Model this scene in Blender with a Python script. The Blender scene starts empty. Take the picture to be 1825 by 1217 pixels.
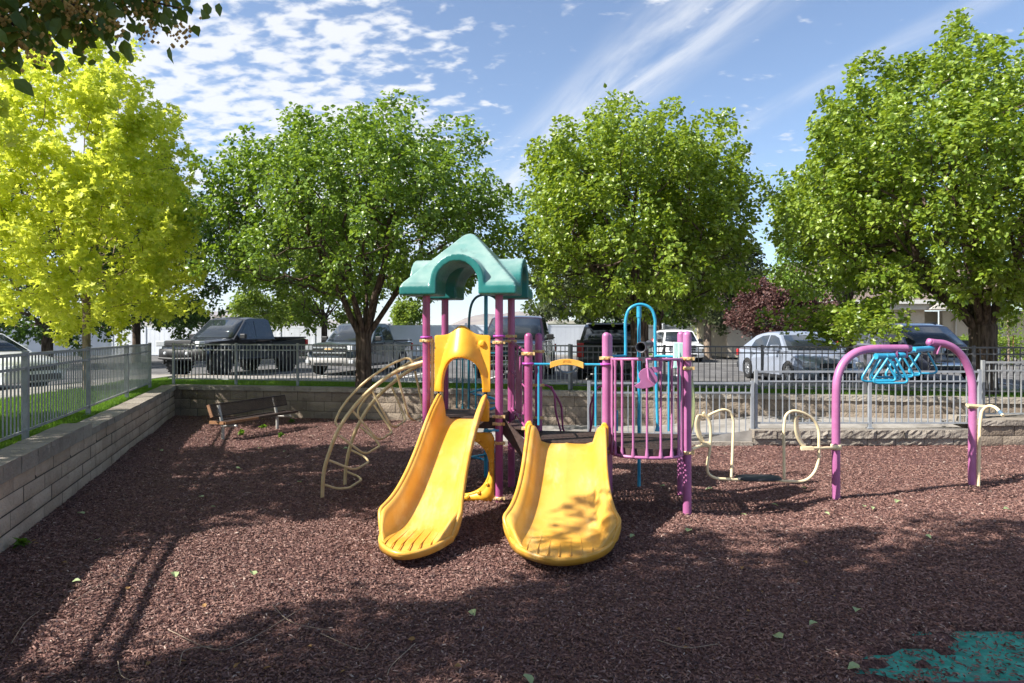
import bpy, bmesh, math, random
import numpy as np
from mathutils import Vector, Matrix, Quaternion, noise as mnoise

# ------------------------------------------------------------------ camera, world, sun
scene = bpy.context.scene
COL = scene.collection
FPX, HZ, CH = 1217.0, 595.0, 1.95          # focal length in photo pixels, horizon row, camera height
cam_d = bpy.data.cameras.new('camera'); cam = bpy.data.objects.new('camera', cam_d); COL.objects.link(cam)
cam.location = (0, 0, CH); cam.rotation_euler = (math.radians(90), 0, 0)
cam_d.lens = 24.0; cam_d.sensor_width = 36.0; cam_d.shift_y = -13.5/1825; cam_d.clip_start = 0.05; cam_d.clip_end = 20000
scene.camera = cam
SUN_EL = math.radians(42)
sx, sy = -0.93, -0.365
SUNV = Vector((sx*math.cos(SUN_EL), sy*math.cos(SUN_EL), math.sin(SUN_EL)))
sun_d = bpy.data.lights.new('sun', 'SUN'); sun = bpy.data.objects.new('sun', sun_d); COL.objects.link(sun)
sun_d.energy = 5.0; sun_d.angle = math.radians(0.5); sun_d.color = (1.0, 0.95, 0.87)
sun.rotation_euler = (-SUNV).to_track_quat('-Z', 'Y').to_euler()
scene.view_settings.view_transform = 'Standard'; scene.view_settings.look = 'None'
scene.view_settings.gamma = 1.0; scene.view_settings.exposure = 1.12

def N(nt, typ, loc=None, **kw):
    n = nt.nodes.new(typ)
    for k, v in kw.items():
        if k.startswith('i_'):
            n.inputs[k[2:].replace('_', ' ')].default_value = v
        else: setattr(n, k, v)
    return n
def L(nt, a, b): nt.links.new(a, b)
def math_n(nt, op, a, b=None, c=None, clamp=False):
    n = nt.nodes.new('ShaderNodeMath'); n.operation = op; n.use_clamp = clamp
    for i, v in enumerate((a, b, c)):
        if v is None: continue
        if isinstance(v, (int, float)): n.inputs[i].default_value = v
        else: nt.links.new(v, n.inputs[i])
    return n.outputs[0]
def ramp01(nt, v, lo, hi, a=0.0, b=1.0):
    n = nt.nodes.new('ShaderNodeMapRange'); n.interpolation_type = 'SMOOTHSTEP'
    nt.links.new(v, n.inputs['Value']); n.inputs['From Min'].default_value = lo; n.inputs['From Max'].default_value = hi
    n.inputs['To Min'].default_value = a; n.inputs['To Max'].default_value = b
    return n.outputs[0]

world = bpy.data.worlds.new('World'); scene.world = world; world.use_nodes = True
wt = world.node_tree; wt.nodes.clear()
out = N(wt, 'ShaderNodeOutputWorld')
sky = N(wt, 'ShaderNodeTexSky', sky_type='NISHITA'); sky.sun_disc = False
sky.sun_elevation = SUN_EL; sky.sun_rotation = math.atan2(sx, sy) % (2*math.pi)
sky.altitude = 1400; sky.air_density = 1.0; sky.dust_density = 0.3; sky.ozone_density = 2.2
bg1 = N(wt, 'ShaderNodeBackground'); bg1.inputs['Strength'].default_value = 0.095
L(wt, sky.outputs[0], bg1.inputs['Color'])
bg2 = N(wt, 'ShaderNodeBackground'); bg2.inputs['Color'].default_value = (0.96, 0.97, 1.0, 1); bg2.inputs['Strength'].default_value = 0.50
tc = N(wt, 'ShaderNodeTexCoord'); sp = N(wt, 'ShaderNodeSeparateXYZ'); L(wt, tc.outputs['Generated'], sp.inputs[0])
zz = math_n(wt, 'ADD', math_n(wt, 'MAXIMUM', sp.outputs[2], 0.0), 0.22)
px = math_n(wt, 'DIVIDE', sp.outputs[0], zz); py = math_n(wt, 'DIVIDE', sp.outputs[1], zz)
cb = N(wt, 'ShaderNodeCombineXYZ'); L(wt, px, cb.inputs[0]); L(wt, py, cb.inputs[1])
def cmap(rot, sc):
    m = N(wt, 'ShaderNodeMapping'); L(wt, cb.outputs[0], m.inputs[0]); m.inputs['Rotation'].default_value = (0, 0, rot); m.inputs['Scale'].default_value = sc
    return m.outputs[0]
def cnoise(vec, scale, detail, rough, dist=0.0):
    n = N(wt, 'ShaderNodeTexNoise'); L(wt, vec, n.inputs['Vector']); n.inputs['Scale'].default_value = scale
    n.inputs['Detail'].default_value = detail; n.inputs['Roughness'].default_value = rough; n.inputs['Distortion'].default_value = dist
    return n.outputs[0]
# small rippled puffs filling the left of the sky
puff = cnoise(cmap(0.62, (1.0, 1.5, 1)), 15.0, 5, 0.52, 0.2)
big = cnoise(cmap(0.3, (1, 1, 1)), 1.3, 2, 0.5)
azi = math_n(wt, 'DIVIDE', sp.outputs[0], math_n(wt, 'MAXIMUM', sp.outputs[1], 0.05))      # tan of bearing
left = ramp01(wt, azi, -0.30, 0.10, 1.0, 0.0)
thr = math_n(wt, 'SUBTRACT', math_n(wt, 'ADD', puff, math_n(wt, 'ADD', math_n(wt, 'MULTIPLY', math_n(wt, 'SUBTRACT', big, 0.5), 0.40), math_n(wt, 'MULTIPLY', math_n(wt, 'SUBTRACT', cnoise(cmap(0.62, (0.5, 2.2, 1)), 2.6, 3, 0.5), 0.5), 0.22))), math_n(wt, 'MULTIPLY', math_n(wt, 'SUBTRACT', 1.0, left), 0.235))
f1 = ramp01(wt, thr, 0.355, 0.56)
# long wispy streaks to the right of it
wm = N(wt, 'ShaderNodeMapping', vector_type='TEXTURE'); L(wt, cb.outputs[0], wm.inputs[0]); wm.inputs['Rotation'].default_value = (0, 0, -1.12); wm.inputs['Scale'].default_value = (1.3, .30, 1)
wis = cnoise(wm.outputs[0], 2.6, 9, 0.62, 0.35)
dline = math_n(wt, 'SUBTRACT', math_n(wt, 'ADD', math_n(wt, 'MULTIPLY', px, .9), math_n(wt, 'MULTIPLY', py, .435)), .96)
band = ramp01(wt, math_n(wt, 'ABSOLUTE', dline), 0.0, 0.17, 1.0, 0.0)
band2 = ramp01(wt, math_n(wt, 'ABSOLUTE', math_n(wt, 'SUBTRACT', dline, .40)), 0.0, 0.06, 0.4, 0.0)
band = math_n(wt, 'MAXIMUM', band, band2)
f2 = math_n(wt, 'MULTIPLY', ramp01(wt, wis, 0.30, 0.66), band)
fac = math_n(wt, 'MAXIMUM', math_n(wt, 'MULTIPLY', f1, 0.86), math_n(wt, 'MULTIPLY', f2, 0.75))
lowf = ramp01(wt, sp.outputs[2], 0.02, 0.16, 0.3, 1.0)
fac = math_n(wt, 'MULTIPLY', fac, lowf)
mx = N(wt, 'ShaderNodeMixShader'); L(wt, fac, mx.inputs[0]); L(wt, bg1.outputs[0], mx.inputs[1]); L(wt, bg2.outputs[0], mx.inputs[2])
L(wt, mx.outputs[0], out.inputs['Surface'])

# ------------------------------------------------------------------ helpers
def at(x, y, Y):                 # photo pixel + distance -> point
    return Vector(((x-912.5)*Y/FPX, Y, CH-(y-HZ)*Y/FPX))
def gnd(x, y, z0=0.0):           # photo pixel on the level z0
    Y = (CH-z0)*FPX/(y-HZ); return Vector(((x-912.5)*Y/FPX, Y, z0))
R = math.radians
def tag(o, label=None, cat=None, group=None, kind=None):
    if label: o['label'] = label
    if cat: o['category'] = cat
    if group: o['group'] = group
    if kind: o['kind'] = kind
    return o
def empty(name, loc=(0, 0, 0), rz=0, label=None, cat=None, group=None):
    o = bpy.data.objects.new(name, None); COL.objects.link(o); o.location = loc; o.rotation_euler = (0, 0, rz)
    o.empty_display_size = 0.2
    tag(o, label, cat, group); return o
def copy_tree(o, parent=None):
    c = o.copy(); COL.objects.link(c)
    if parent is not None: c.parent = parent
    for ch in list(o.children): copy_tree(ch, c)
    return c
def wl(parent, p):               # world point -> local of a parent
    if parent is None: return Vector(p)
    m = Matrix.Translation(parent.location) @ parent.rotation_euler.to_matrix().to_4x4()
    q = parent.parent
    if q is not None: m = Matrix.Translation(q.location) @ q.rotation_euler.to_matrix().to_4x4() @ m
    return m.inverted() @ Vector(p)

def fillet(pts, r, n=5, closed=False):
    P = [Vector(p) for p in pts]; out = []; m = len(P)
    for i in range(m):
        if not closed and (i == 0 or i == m-1): out.append(P[i]); continue
        a, b, c = P[i-1], P[i], P[(i+1) % m]
        u = (a-b); v = (c-b); lu, lv = u.length, v.length
        if lu < 1e-6 or lv < 1e-6: continue
        d = min(r, lu*0.48, lv*0.48); s = b+u/lu*d; e = b+v/lv*d
        for k in range(n+1):
            t = k/n; out.append((1-t)*(1-t)*s+2*t*(1-t)*b+t*t*e)
    return out
def spline(pts, n=6, closed=False):
    P = [Vector(p) for p in pts]; m = len(P); out = []
    rng = range(m if closed else m-1)
    for i in rng:
        p1 = P[i]; p2 = P[(i+1) % m]
        p0 = P[i-1] if (i > 0 or closed) else p1*2-p2
        p3 = P[(i+2) % m] if (i+2 < m or closed) else p2*2-p1
        for k in range(n):
            t = k/n
            out.append(0.5*((2*p1)+(p2-p0)*t+(2*p0-5*p1+4*p2-p3)*t*t+(3*p1-p0-3*p2+p3)*t**3))
    if not closed: out.append(P[-1])
    return out

class MB:
    def __init__(s): s.v = []; s.f = []; s.smooth = []
    def add(s, vs, fs, sm=False):
        b = len(s.v); s.v += [tuple(p) for p in vs]
        s.f += [tuple(b+i for i in f) for f in fs]; s.smooth += [sm]*len(fs); return s
    def box(s, c, size, rz=0, q=None, rx=0, ry=0):
        hx, hy, hz = size[0]/2, size[1]/2, size[2]/2
        m = q if q is not None else (Matrix.Rotation(rz, 3, 'Z') @ Matrix.Rotation(ry, 3, 'Y') @ Matrix.Rotation(rx, 3, 'X'))
        c = Vector(c)
        vs = [c+m @ Vector((a*hx, b*hy, d*hz)) for a in (-1, 1) for b in (-1, 1) for d in (-1, 1)]
        return s.add(vs, [(0, 1, 3, 2), (4, 6, 7, 5), (0, 4, 5, 1), (2, 3, 7, 6), (0, 2, 6, 4), (1, 5, 7, 3)])
    def beam(s, a, b, w, h, up=Vector((0, 0, 1))):       # box from a to b, w across, h along up
        a, b = Vector(a), Vector(b); d = (b-a); l = d.length; d = d/l
        x = d.cross(up)
        if x.length < 1e-4: x = Vector((1, 0, 0))
        x.normalize(); z = x.cross(d)
        m = Matrix((x, d, z)).transposed()
        return s.box((a+b)/2, (w, l, h), q=m)
    def tube(s, pts, r, seg=10, closed=False, cap=True, dome=False, flat=None):
        P = [Vector(p) for p in pts]
        Q = [P[0]]; rr = [r[0] if isinstance(r, (list, tuple)) else r]
        for i in range(1, len(P)):
            if (P[i]-Q[-1]).length > 1e-5: Q.append(P[i]); rr.append(r[i] if isinstance(r, (list, tuple)) else r)
        P = Q; n = len(P)
        if n < 2: return s
        if dome and not closed:
            R0 = rr[-1]; d = (P[-1]-P[-2]).normalized(); e = P[-1]-d*R0; P[-1] = e
            for k in range(1, 6):
                a = k/5*math.pi/2; P.append(e+d*R0*math.sin(a)); rr.append(max(R0*math.cos(a), R0*0.03))
            n = len(P)
        T = []
        for i in range(n):
            a = P[i-1] if (i > 0 or closed) else P[i]; b = P[(i+1) % n] if (i < n-1 or closed) else P[i]
            t = (b-a); T.append(t.normalized() if t.length > 1e-9 else Vector((0, 0, 1)))
        up = Vector((0, 0, 1)) if abs(T[0].z) < 0.9 else Vector((0, 1, 0))
        x = T[0].cross(up).normalized(); vs = []
        for i in range(n):
            if i > 0:
                q = T[i-1].rotation_difference(T[i]); x = q @ x
            x = (x-T[i]*x.dot(T[i])).normalized(); y = T[i].cross(x)
            for k in range(seg):
                a = 2*math.pi*k/seg; vs.append(P[i]+x*(math.cos(a)*rr[i])+y*(math.sin(a)*rr[i]*(flat or 1)))
        fs = []; m = n if closed else n-1
        for i in range(m):
            j = (i+1) % n
            for k in range(seg):
                l = (k+1) % seg; fs.append((i*seg+k, j*seg+k, j*seg+l, i*seg+l))
        s.add(vs, fs, True)
        if cap and not closed:
            s.add([vs[k] for k in range(seg)], [tuple(range(seg))]); s.add([vs[(n-1)*seg+k] for k in range(seg)], [tuple(reversed(range(seg)))])
        return s
    def prism(s, poly, axis_o, ux, uz, th):   # polygon in plane (ux,uz) at axis_o extruded by th along ux x uz
        o = Vector(axis_o); ux = Vector(ux); uz = Vector(uz); nn = ux.cross(uz).normalized()*th
        n = len(poly); a = [o+ux*p[0]+uz*p[1] for p in poly]; b = [p+nn for p in a]
        s.add(a+b, [tuple(reversed(range(n))), tuple(range(n, 2*n))]+[(i, (i+1) % n, n+(i+1) % n, n+i) for i in range(n)])
        return s
    def grid(s, rows, sm=True, closeu=False):
        nr, nc = len(rows), len(rows[0]); vs = [p for r in rows for p in r]; fs = []
        for i in range(nr-1):
            for j in range(nc-1 if not closeu else nc):
                k = (j+1) % nc; fs.append((i*nc+j, i*nc+k, (i+1)*nc+k, (i+1)*nc+j))
        return s.add(vs, fs, sm)
    def lathe(s, prof, o, axis=Vector((0, 0, 1)), seg=20):  # prof: (r, h)
        o = Vector(o); axis = Vector(axis).normalized(); up = Vector((0, 0, 1)) if abs(axis.z) < .9 else Vector((1, 0, 0))
        x = axis.cross(up).normalized(); y = axis.cross(x)
        rows = [[o+axis*h+x*(r*math.cos(2*math.pi*k/seg))+y*(r*math.sin(2*math.pi*k/seg)) for k in range(seg)] for r, h in prof]
        return s.grid(rows, True, True)
    def build(s, name, mat, parent=None, world=True, bevel=0, solid=0, sub=0, recalc=True):
        vs = s.v
        if parent is not None and world: vs = [tuple(wl(parent, p)) for p in s.v]
        me = bpy.data.meshes.new(name); me.from_pydata(vs, [], s.f); me.update()
        me.polygons.foreach_set('use_smooth', s.smooth)
        if recalc:
            bm = bmesh.new(); bm.from_mesh(me); bmesh.ops.recalc_face_normals(bm, faces=bm.faces); bm.to_mesh(me); bm.free()
        o = bpy.data.objects.new(name, me); COL.objects.link(o); me.materials.append(mat)
        if parent is not None: o.parent = parent
        if solid:
            m = o.modifiers.new('s', 'SOLIDIFY'); m.thickness = solid; m.offset = 0
        if sub:
            m = o.modifiers.new('u', 'SUBSURF'); m.levels = sub; m.render_levels = sub
        if bevel:
            m = o.modifiers.new('b', 'BEVEL'); m.width = bevel; m.segments = 2; m.limit_method = 'ANGLE'; m.angle_limit = R(40)
            m.harden_normals = False
        return o

def np_mesh(name, V, F, mat, parent=None, smooth=False, nper=3):
    """V (n,3) float, F (m,nper) int"""
    me = bpy.data.meshes.new(name)
    V = np.ascontiguousarray(V, dtype=np.float32); F = np.ascontiguousarray(F, dtype=np.int32)
    me.vertices.add(len(V)); me.vertices.foreach_set('co', V.ravel())
    me.loops.add(F.size); me.loops.foreach_set('vertex_index', F.ravel())
    me.polygons.add(len(F)); me.polygons.foreach_set('loop_start', np.arange(0, F.size, nper, dtype=np.int32))
    me.polygons.foreach_set('loop_total', np.full(len(F), nper, dtype=np.int32))
    me.polygons.foreach_set('use_smooth', np.full(len(F), smooth, dtype=bool))
    me.update(calc_edges=True)
    o = bpy.data.objects.new(name, me); COL.objects.link(o); me.materials.append(mat)
    if parent is not None: o.parent = parent
    return o

# ------------------------------------------------------------------ materials
M = {}
def pm(name, col, rough=0.5, var=0.15, scale=4.0, bump=0.0, bscale=40.0, metal=0.0, spec=0.5, col2=None, coat=0.0, stretch=(1, 1, 1), detail=5, island=0.0, alpha=None, lo=0.35, hi=0.65):
    m = bpy.data.materials.new(name); m.use_nodes = True; nt = m.node_tree; b = nt.nodes['Principled BSDF']
    b.inputs['Roughness'].default_value = rough; b.inputs['Metallic'].default_value = metal
    b.inputs['Specular IOR Level'].default_value = spec; b.inputs['Coat Weight'].default_value = coat
    t = N(nt, 'ShaderNodeTexCoord'); mp = N(nt, 'ShaderNodeMapping'); L(nt, t.outputs['Object'], mp.inputs[0]); mp.inputs['Scale'].default_value = stretch
    n = N(nt, 'ShaderNodeTexNoise'); L(nt, mp.outputs[0], n.inputs['Vector']); n.inputs['Scale'].default_value = scale; n.inputs['Detail'].default_value = detail; n.inputs['Roughness'].default_value = 0.6
    c2 = col2 or tuple(min(1, c*(1+var*1.5)) for c in col); c1 = col if col2 else tuple(c*(1-var) for c in col)
    fac = ramp01(nt, n.outputs[0], lo, hi)
    if island:
        g = N(nt, 'ShaderNodeNewGeometry')
        fac = math_n(nt, 'ADD', math_n(nt, 'MULTIPLY', fac, 1-island), math_n(nt, 'MULTIPLY', g.outputs['Random Per Island'], island))
    mix = N(nt, 'ShaderNodeMix', data_type='RGBA'); L(nt, fac, mix.inputs[0]); mix.inputs[6].default_value = (*c1, 1); mix.inputs[7].default_value = (*c2, 1)
    L(nt, mix.outputs[2], b.inputs['Base Color'])
    if bump:
        n2 = N(nt, 'ShaderNodeTexNoise'); L(nt, mp.outputs[0], n2.inputs['Vector']); n2.inputs['Scale'].default_value = bscale; n2.inputs['Detail'].default_value = 6
        bp = N(nt, 'ShaderNodeBump'); bp.inputs['Strength'].default_value = min(1, bump); bp.inputs['Distance'].default_value = 0.02*max(1, bump)
        L(nt, n2.outputs[0], bp.inputs['Height']); L(nt, bp.outputs[0], b.inputs['Normal'])
    M[name] = m; return m
def leafmat(name, cols, trans, tfac=0.35, rough=0.42, spec=0.5):
    """cols: list of 3 base colours picked per leaf; trans: colour of light through the blade"""
    m = bpy.data.materials.new(name); m.use_nodes = True; nt = m.node_tree; b = nt.nodes['Principled BSDF']; o = nt.nodes['Material Output']
    b.inputs['Roughness'].default_value = rough; b.inputs['Specular IOR Level'].default_value = spec
    g = N(nt, 'ShaderNodeNewGeometry'); cr = N(nt, 'ShaderNodeValToRGB'); L(nt, g.outputs['Random Per Island'], cr.inputs[0])
    el = cr.color_ramp.elements; el[0].color = (*cols[0], 1); el[1].color = (*cols[-1], 1)
    for i, c in enumerate(cols[1:-1]):
        e = el.new((i+1)/(len(cols)-1)); e.color = (*c, 1)
    L(nt, cr.outputs[0], b.inputs['Base Color'])
    tr = N(nt, 'ShaderNodeBsdfTranslucent'); tr.inputs[0].default_value = (*trans, 1)
    mx = N(nt, 'ShaderNodeMixShader'); mx.inputs[0].default_value = tfac
    L(nt, b.outputs[0], mx.inputs[1]); L(nt, tr.outputs[0], mx.inputs[2]); L(nt, mx.outputs[0], o.inputs['Surface'])
    M[name] = m; return m
def glassmat(name, col, rough=0.04):
    m = bpy.data.materials.new(name); m.use_nodes = True; b = m.node_tree.nodes['Principled BSDF']
    b.inputs['Base Color'].default_value = (*col, 1); b.inputs['Roughness'].default_value = rough; b.inputs['Specular IOR Level'].default_value = 0.6
    b.inputs['Coat Weight'].default_value = 0.15; b.inputs['Coat Roughness'].default_value = 0.02
    M[name] = m; return m

pm('purple', (0.28, 0.055, 0.165), 0.38, 0.10, 3.0, bump=0.06, bscale=120, coat=0.1, col2=(0.37, 0.085, 0.235))
pm('pink', (0.36, 0.11, 0.26), 0.38, 0.1, 3.0, bump=0.06, bscale=120, coat=0.1, col2=(0.44, 0.155, 0.33))
pm('violet', (0.36, 0.06, 0.36), 0.4, 0.1)
pm('blue', (0.02, 0.27, 0.46), 0.33, 0.1, 5, col2=(0.04, 0.36, 0.56), coat=0.15)
pm('slate_blue', (0.09, 0.16, 0.24), 0.4, 0.1)
pm('teal_bar', (0.01, 0.12, 0.17), 0.35, 0.1)
pm('cream', (0.66, 0.47, 0.22), 0.42, 0.1, 6, col2=(0.74, 0.57, 0.31))
pm('cream_light', (0.78, 0.64, 0.40), 0.42, 0.08, 6)
pm('gold', (0.62, 0.38, 0.13), 0.35, 0.25, 30, col2=(0.80, 0.62, 0.36), metal=0.2)
def plastic(name, c1, c2, c3):
    m = pm(name, c1, 0.36, 0.1, 2.2, bump=0.05, bscale=160, col2=c2, coat=0.10)
    nt = m.node_tree; b = nt.nodes['Principled BSDF']
    mixn = b.inputs['Base Color'].links[0].from_node
    n = N(nt, 'ShaderNodeTexNoise'); t = N(nt, 'ShaderNodeTexCoord'); L(nt, t.outputs['Object'], n.inputs['Vector']); n.inputs['Scale'].default_value = 26; n.inputs['Detail'].default_value = 10; n.inputs['Roughness'].default_value = 0.75
    m2 = N(nt, 'ShaderNodeMix', data_type='RGBA'); L(nt, ramp01(nt, n.outputs[0], 0.60, 0.78, 0, 0.55), m2.inputs[0]); L(nt, mixn.outputs[2], m2.inputs[6]); m2.inputs[7].default_value = (*c3, 1)
    L(nt, m2.outputs[2], b.inputs['Base Color'])
    L(nt, ramp01(nt, n.outputs[0], 0.4, 0.7, 0.3, 0.5), b.inputs['Roughness'])
plastic('slide_yellow', (0.69, 0.33, 0.035), (0.73, 0.395, 0.075), (0.66, 0.40, 0.12))
pm('panel_yellow', (0.80, 0.38, 0.02), 0.4, 0.1, 4, bump=0.05, bscale=120, col2=(0.86, 0.46, 0.04))
plastic('roof_teal', (0.015, 0.15, 0.145), (0.025, 0.20, 0.19), (0.15, 0.27, 0.24))
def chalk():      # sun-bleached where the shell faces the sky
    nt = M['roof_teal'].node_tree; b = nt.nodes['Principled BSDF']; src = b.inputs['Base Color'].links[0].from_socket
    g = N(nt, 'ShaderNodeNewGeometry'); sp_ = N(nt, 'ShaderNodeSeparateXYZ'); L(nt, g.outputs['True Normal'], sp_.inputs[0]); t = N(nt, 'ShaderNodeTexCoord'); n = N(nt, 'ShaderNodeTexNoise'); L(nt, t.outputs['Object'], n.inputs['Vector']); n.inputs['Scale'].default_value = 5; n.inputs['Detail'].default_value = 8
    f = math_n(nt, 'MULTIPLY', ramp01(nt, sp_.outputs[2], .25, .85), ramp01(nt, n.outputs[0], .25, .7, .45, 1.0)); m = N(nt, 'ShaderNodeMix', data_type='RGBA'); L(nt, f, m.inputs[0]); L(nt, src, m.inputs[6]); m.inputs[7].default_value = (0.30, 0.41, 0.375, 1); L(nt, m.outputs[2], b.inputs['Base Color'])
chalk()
pm('deck_brown', (0.055, 0.035, 0.03), 0.55, 0.2, 20, bump=0.2, bscale=60)
pm('black_plastic', (0.02, 0.02, 0.022), 0.5, 0.2)
pm('scope_grey', (0.07, 0.07, 0.085), 0.4, 0.2)
leafmat('pale_panel', [(0.62, 0.66, 0.42), (0.64, 0.68, 0.44)], (0.8, 0.85, 0.6), 0.6, 0.3); pm('teal_panel', (0.01, 0.25, 0.25), 0.4, 0.1); pm('mint', (0.50, 0.72, 0.66), 0.4, 0.06)
pm('fence_light', (0.26, 0.27, 0.275), 0.42, 0.12, 6, metal=0.0)
pm('fence_shaded', (0.085, 0.085, 0.09), 0.45, 0.12, 6)  # same grey fence, the shade on its right stretch put into the colour
pm('fence_ramp', (0.27, 0.29, 0.32), 0.4, 0.08, 6)
pm('vinyl', (0.62, 0.65, 0.70), 0.45, 0.04, 0.7)
pm('bark', (0.045, 0.032, 0.024), 0.9, 0.3, 6, bump=1.2, bscale=9, col2=(0.15, 0.11, 0.085), stretch=(3.2, 3.2, 0.5), spec=0.2)
pm('bark_pale', (0.22, 0.17, 0.13), 0.9, 0.3, 6, bump=1.0, bscale=9, stretch=(3, 3, 0.7), spec=0.2)
pm('asphalt', (0.085, 0.082, 0.082), 0.9, 0.15, 1.5, bump=0.4, bscale=180, col2=(0.155, 0.15, 0.147), spec=0.3)
pm('concrete', (0.22, 0.205, 0.19), 0.9, 0.1, 2.5, bump=0.25, bscale=90, col2=(0.33, 0.31, 0.29), spec=0.25)
pm('kerb_red', (0.25, 0.04, 0.04), 0.8, 0.2, 3)
pm('line_white', (0.7, 0.7, 0.68), 0.8, 0.1, 9)
pm('soil', (0.035, 0.05, 0.012), 0.95, 0.4, 6, bump=0.7, bscale=60, col2=(0.09, 0.13, 0.03), spec=0.1)
pm('ground_far', (0.10, 0.12, 0.05), 0.95, 0.2, 0.05, spec=0.1)
pm('stucco', (0.52, 0.44, 0.34), 0.9, 0.06, 2, bump=0.2, bscale=80); pm('stucco_pale', (0.62, 0.57, 0.50), 0.9, 0.05, 2)
pm('roof_tile', (0.16, 0.12, 0.10), 0.85, 0.25, 8); pm('roof_red', (0.13, 0.035, 0.035), 0.85, 0.2, 3)
pm('dark_opening', (0.03, 0.026, 0.024), 0.7, 0.2); pm('trim_white', (0.62, 0.60, 0.56), 0.6, 0.04)
pm('wood', (0.20, 0.09, 0.04), 0.65, 0.3, 10, stretch=(1, 1, 8), col2=(0.30, 0.15, 0.065))
pm('bench_coat', (0.035, 0.022, 0.018), 0.45, 0.2, 9); pm('galv', (0.42, 0.41, 0.38), 0.5, 0.15, 9, metal=0.3)
pm('hills', (0.20, 0.15, 0.13), 0.95, 0.25, 0.002, col2=(0.30, 0.25, 0.19), spec=0.0)
# vehicles
def paint(name, c, rough=0.28, metal=0.3, coat=0.8):
    m = pm(name, c, rough, 0.04, 1.5, metal=metal, coat=coat); m.node_tree.nodes['Principled BSDF'].inputs['Coat Roughness'].default_value = 0.05; return m
paint('paint_black', (0.012, 0.014, 0.02)); paint('paint_grey', (0.075, 0.10, 0.125)); paint('paint_plum', (0.028, 0.014, 0.026))
paint('paint_white', (0.72, 0.73, 0.74), 0.35, 0.0); paint('paint_silver', (0.36, 0.40, 0.49), 0.3, 0.35); paint('paint_suv', (0.13, 0.13, 0.17)); paint('paint_bluegrey', (0.07, 0.085, 0.16))
pm('tyre', (0.018, 0.018, 0.019), 0.8, 0.2, 20, bump=0.3, bscale=60); pm('rim', (0.45, 0.46, 0.48), 0.3, 0.1, metal=0.8); pm('rim_dark', (0.03, 0.03, 0.032), 0.4, 0.1, metal=0.5)
pm('chrome', (0.62, 0.63, 0.65), 0.15, 0.05, metal=1.0); pm('trim_black', (0.015, 0.015, 0.016), 0.5, 0.1); pm('bumper_grey', (0.30, 0.29, 0.28), 0.5, 0.1)
pm('lamp_red', (0.45, 0.02, 0.02), 0.25, 0.1); pm('lamp_clear', (0.55, 0.57, 0.6), 0.12, 0.1, spec=0.8); pm('plate', (0.6, 0.6, 0.58), 0.5, 0.05)
glassmat('glass', (0.022, 0.028, 0.035)); glassmat('glass_window', (0.05, 0.06, 0.07))
def overlay(name, col, scale, stretch, lo, hi, amt, detail=8, seed=0.0):     # wear, stains and scuffs with a shape of their own
    nt = M[name].node_tree; b = nt.nodes['Principled BSDF']; src = b.inputs['Base Color'].links[0].from_socket
    t = N(nt, 'ShaderNodeTexCoord'); mp = N(nt, 'ShaderNodeMapping'); L(nt, t.outputs['Object'], mp.inputs[0]); mp.inputs['Scale'].default_value = stretch; mp.inputs['Location'].default_value = (seed, seed*2, seed*3)
    n = N(nt, 'ShaderNodeTexNoise'); L(nt, mp.outputs[0], n.inputs['Vector']); n.inputs['Scale'].default_value = scale; n.inputs['Detail'].default_value = detail; n.inputs['Roughness'].default_value = .65
    m = N(nt, 'ShaderNodeMix', data_type='RGBA'); L(nt, ramp01(nt, n.outputs[0], lo, hi, 0, amt), m.inputs[0]); L(nt, src, m.inputs[6]); m.inputs[7].default_value = (*col, 1); L(nt, m.outputs[2], b.inputs['Base Color'])
overlay('slide_yellow', (0.34, 0.24, 0.10), 9, (2.2, .35, .35), .60, .74, .45)
overlay('slide_yellow', (0.88, 0.66, 0.28), 3, (1.6, .5, .5), .50, .72, .55, seed=3)
overlay('panel_yellow', (0.45, 0.28, 0.08), 14, (1, 1, .6), .62, .78, .5)
overlay('roof_teal', (0.03, 0.05, 0.045), 5, (1, 1, .5), .58, .76, .45, seed=5)
for n_ in ('purple', 'pink'):
    overlay(n_, (0.62, 0.45, 0.52), 22, (1, 1, .45), .68, .74, .7); overlay(n_, (0.16, 0.05, 0.09), 7, (1, 1, .35), .58, .74, .5, seed=4)
overlay('blue', (0.30, 0.42, 0.46), 26, (1, 1, 1), .66, .74, .6)
overlay('cream', (0.30, 0.20, 0.11), 20, (1, 1, 1), .62, .74, .6); overlay('cream_light', (0.36, 0.26, 0.15), 20, (1, 1, 1), .62, .74, .6)
overlay('fence_light', (0.10, 0.085, 0.07), 16, (1, 1, .6), .58, .75, .5)
# foliage
leafmat('leaf_pear', [(0.035, 0.080, 0.010), (0.110, 0.20, 0.022), (0.175, 0.28, 0.036), (0.26, 0.36, 0.07)], (0.34, 0.50, 0.035), 0.30, 0.36, 0.6)
leafmat('leaf_pear_warm', [(0.040, 0.085, 0.010), (0.140, 0.225, 0.022), (0.22, 0.31, 0.040), (0.32, 0.40, 0.075)], (0.45, 0.58, 0.035), 0.32, 0.36, 0.6)
leafmat('leaf_maple', [(0.20, 0.30, 0.028), (0.40, 0.48, 0.055), (0.58, 0.63, 0.09), (0.74, 0.75, 0.16)], (0.88, 0.92, 0.10), 0.46, 0.5, 0.3)
leafmat('leaf_dark', [(0.03, 0.065, 0.012), (0.05, 0.105, 0.018), (0.075, 0.135, 0.022)], (0.13, 0.24, 0.02), 0.3, 0.45, 0.4)
leafmat('leaf_lime', [(0.09, 0.15, 0.02), (0.15, 0.23, 0.03), (0.22, 0.28, 0.05)], (0.35, 0.45, 0.05), 0.4, 0.5, 0.3)
leafmat('leaf_olive', [(0.055, 0.07, 0.03), (0.09, 0.11, 0.05), (0.13, 0.15, 0.07)], (0.16, 0.2, 0.07), 0.25, 0.6, 0.2)
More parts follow.
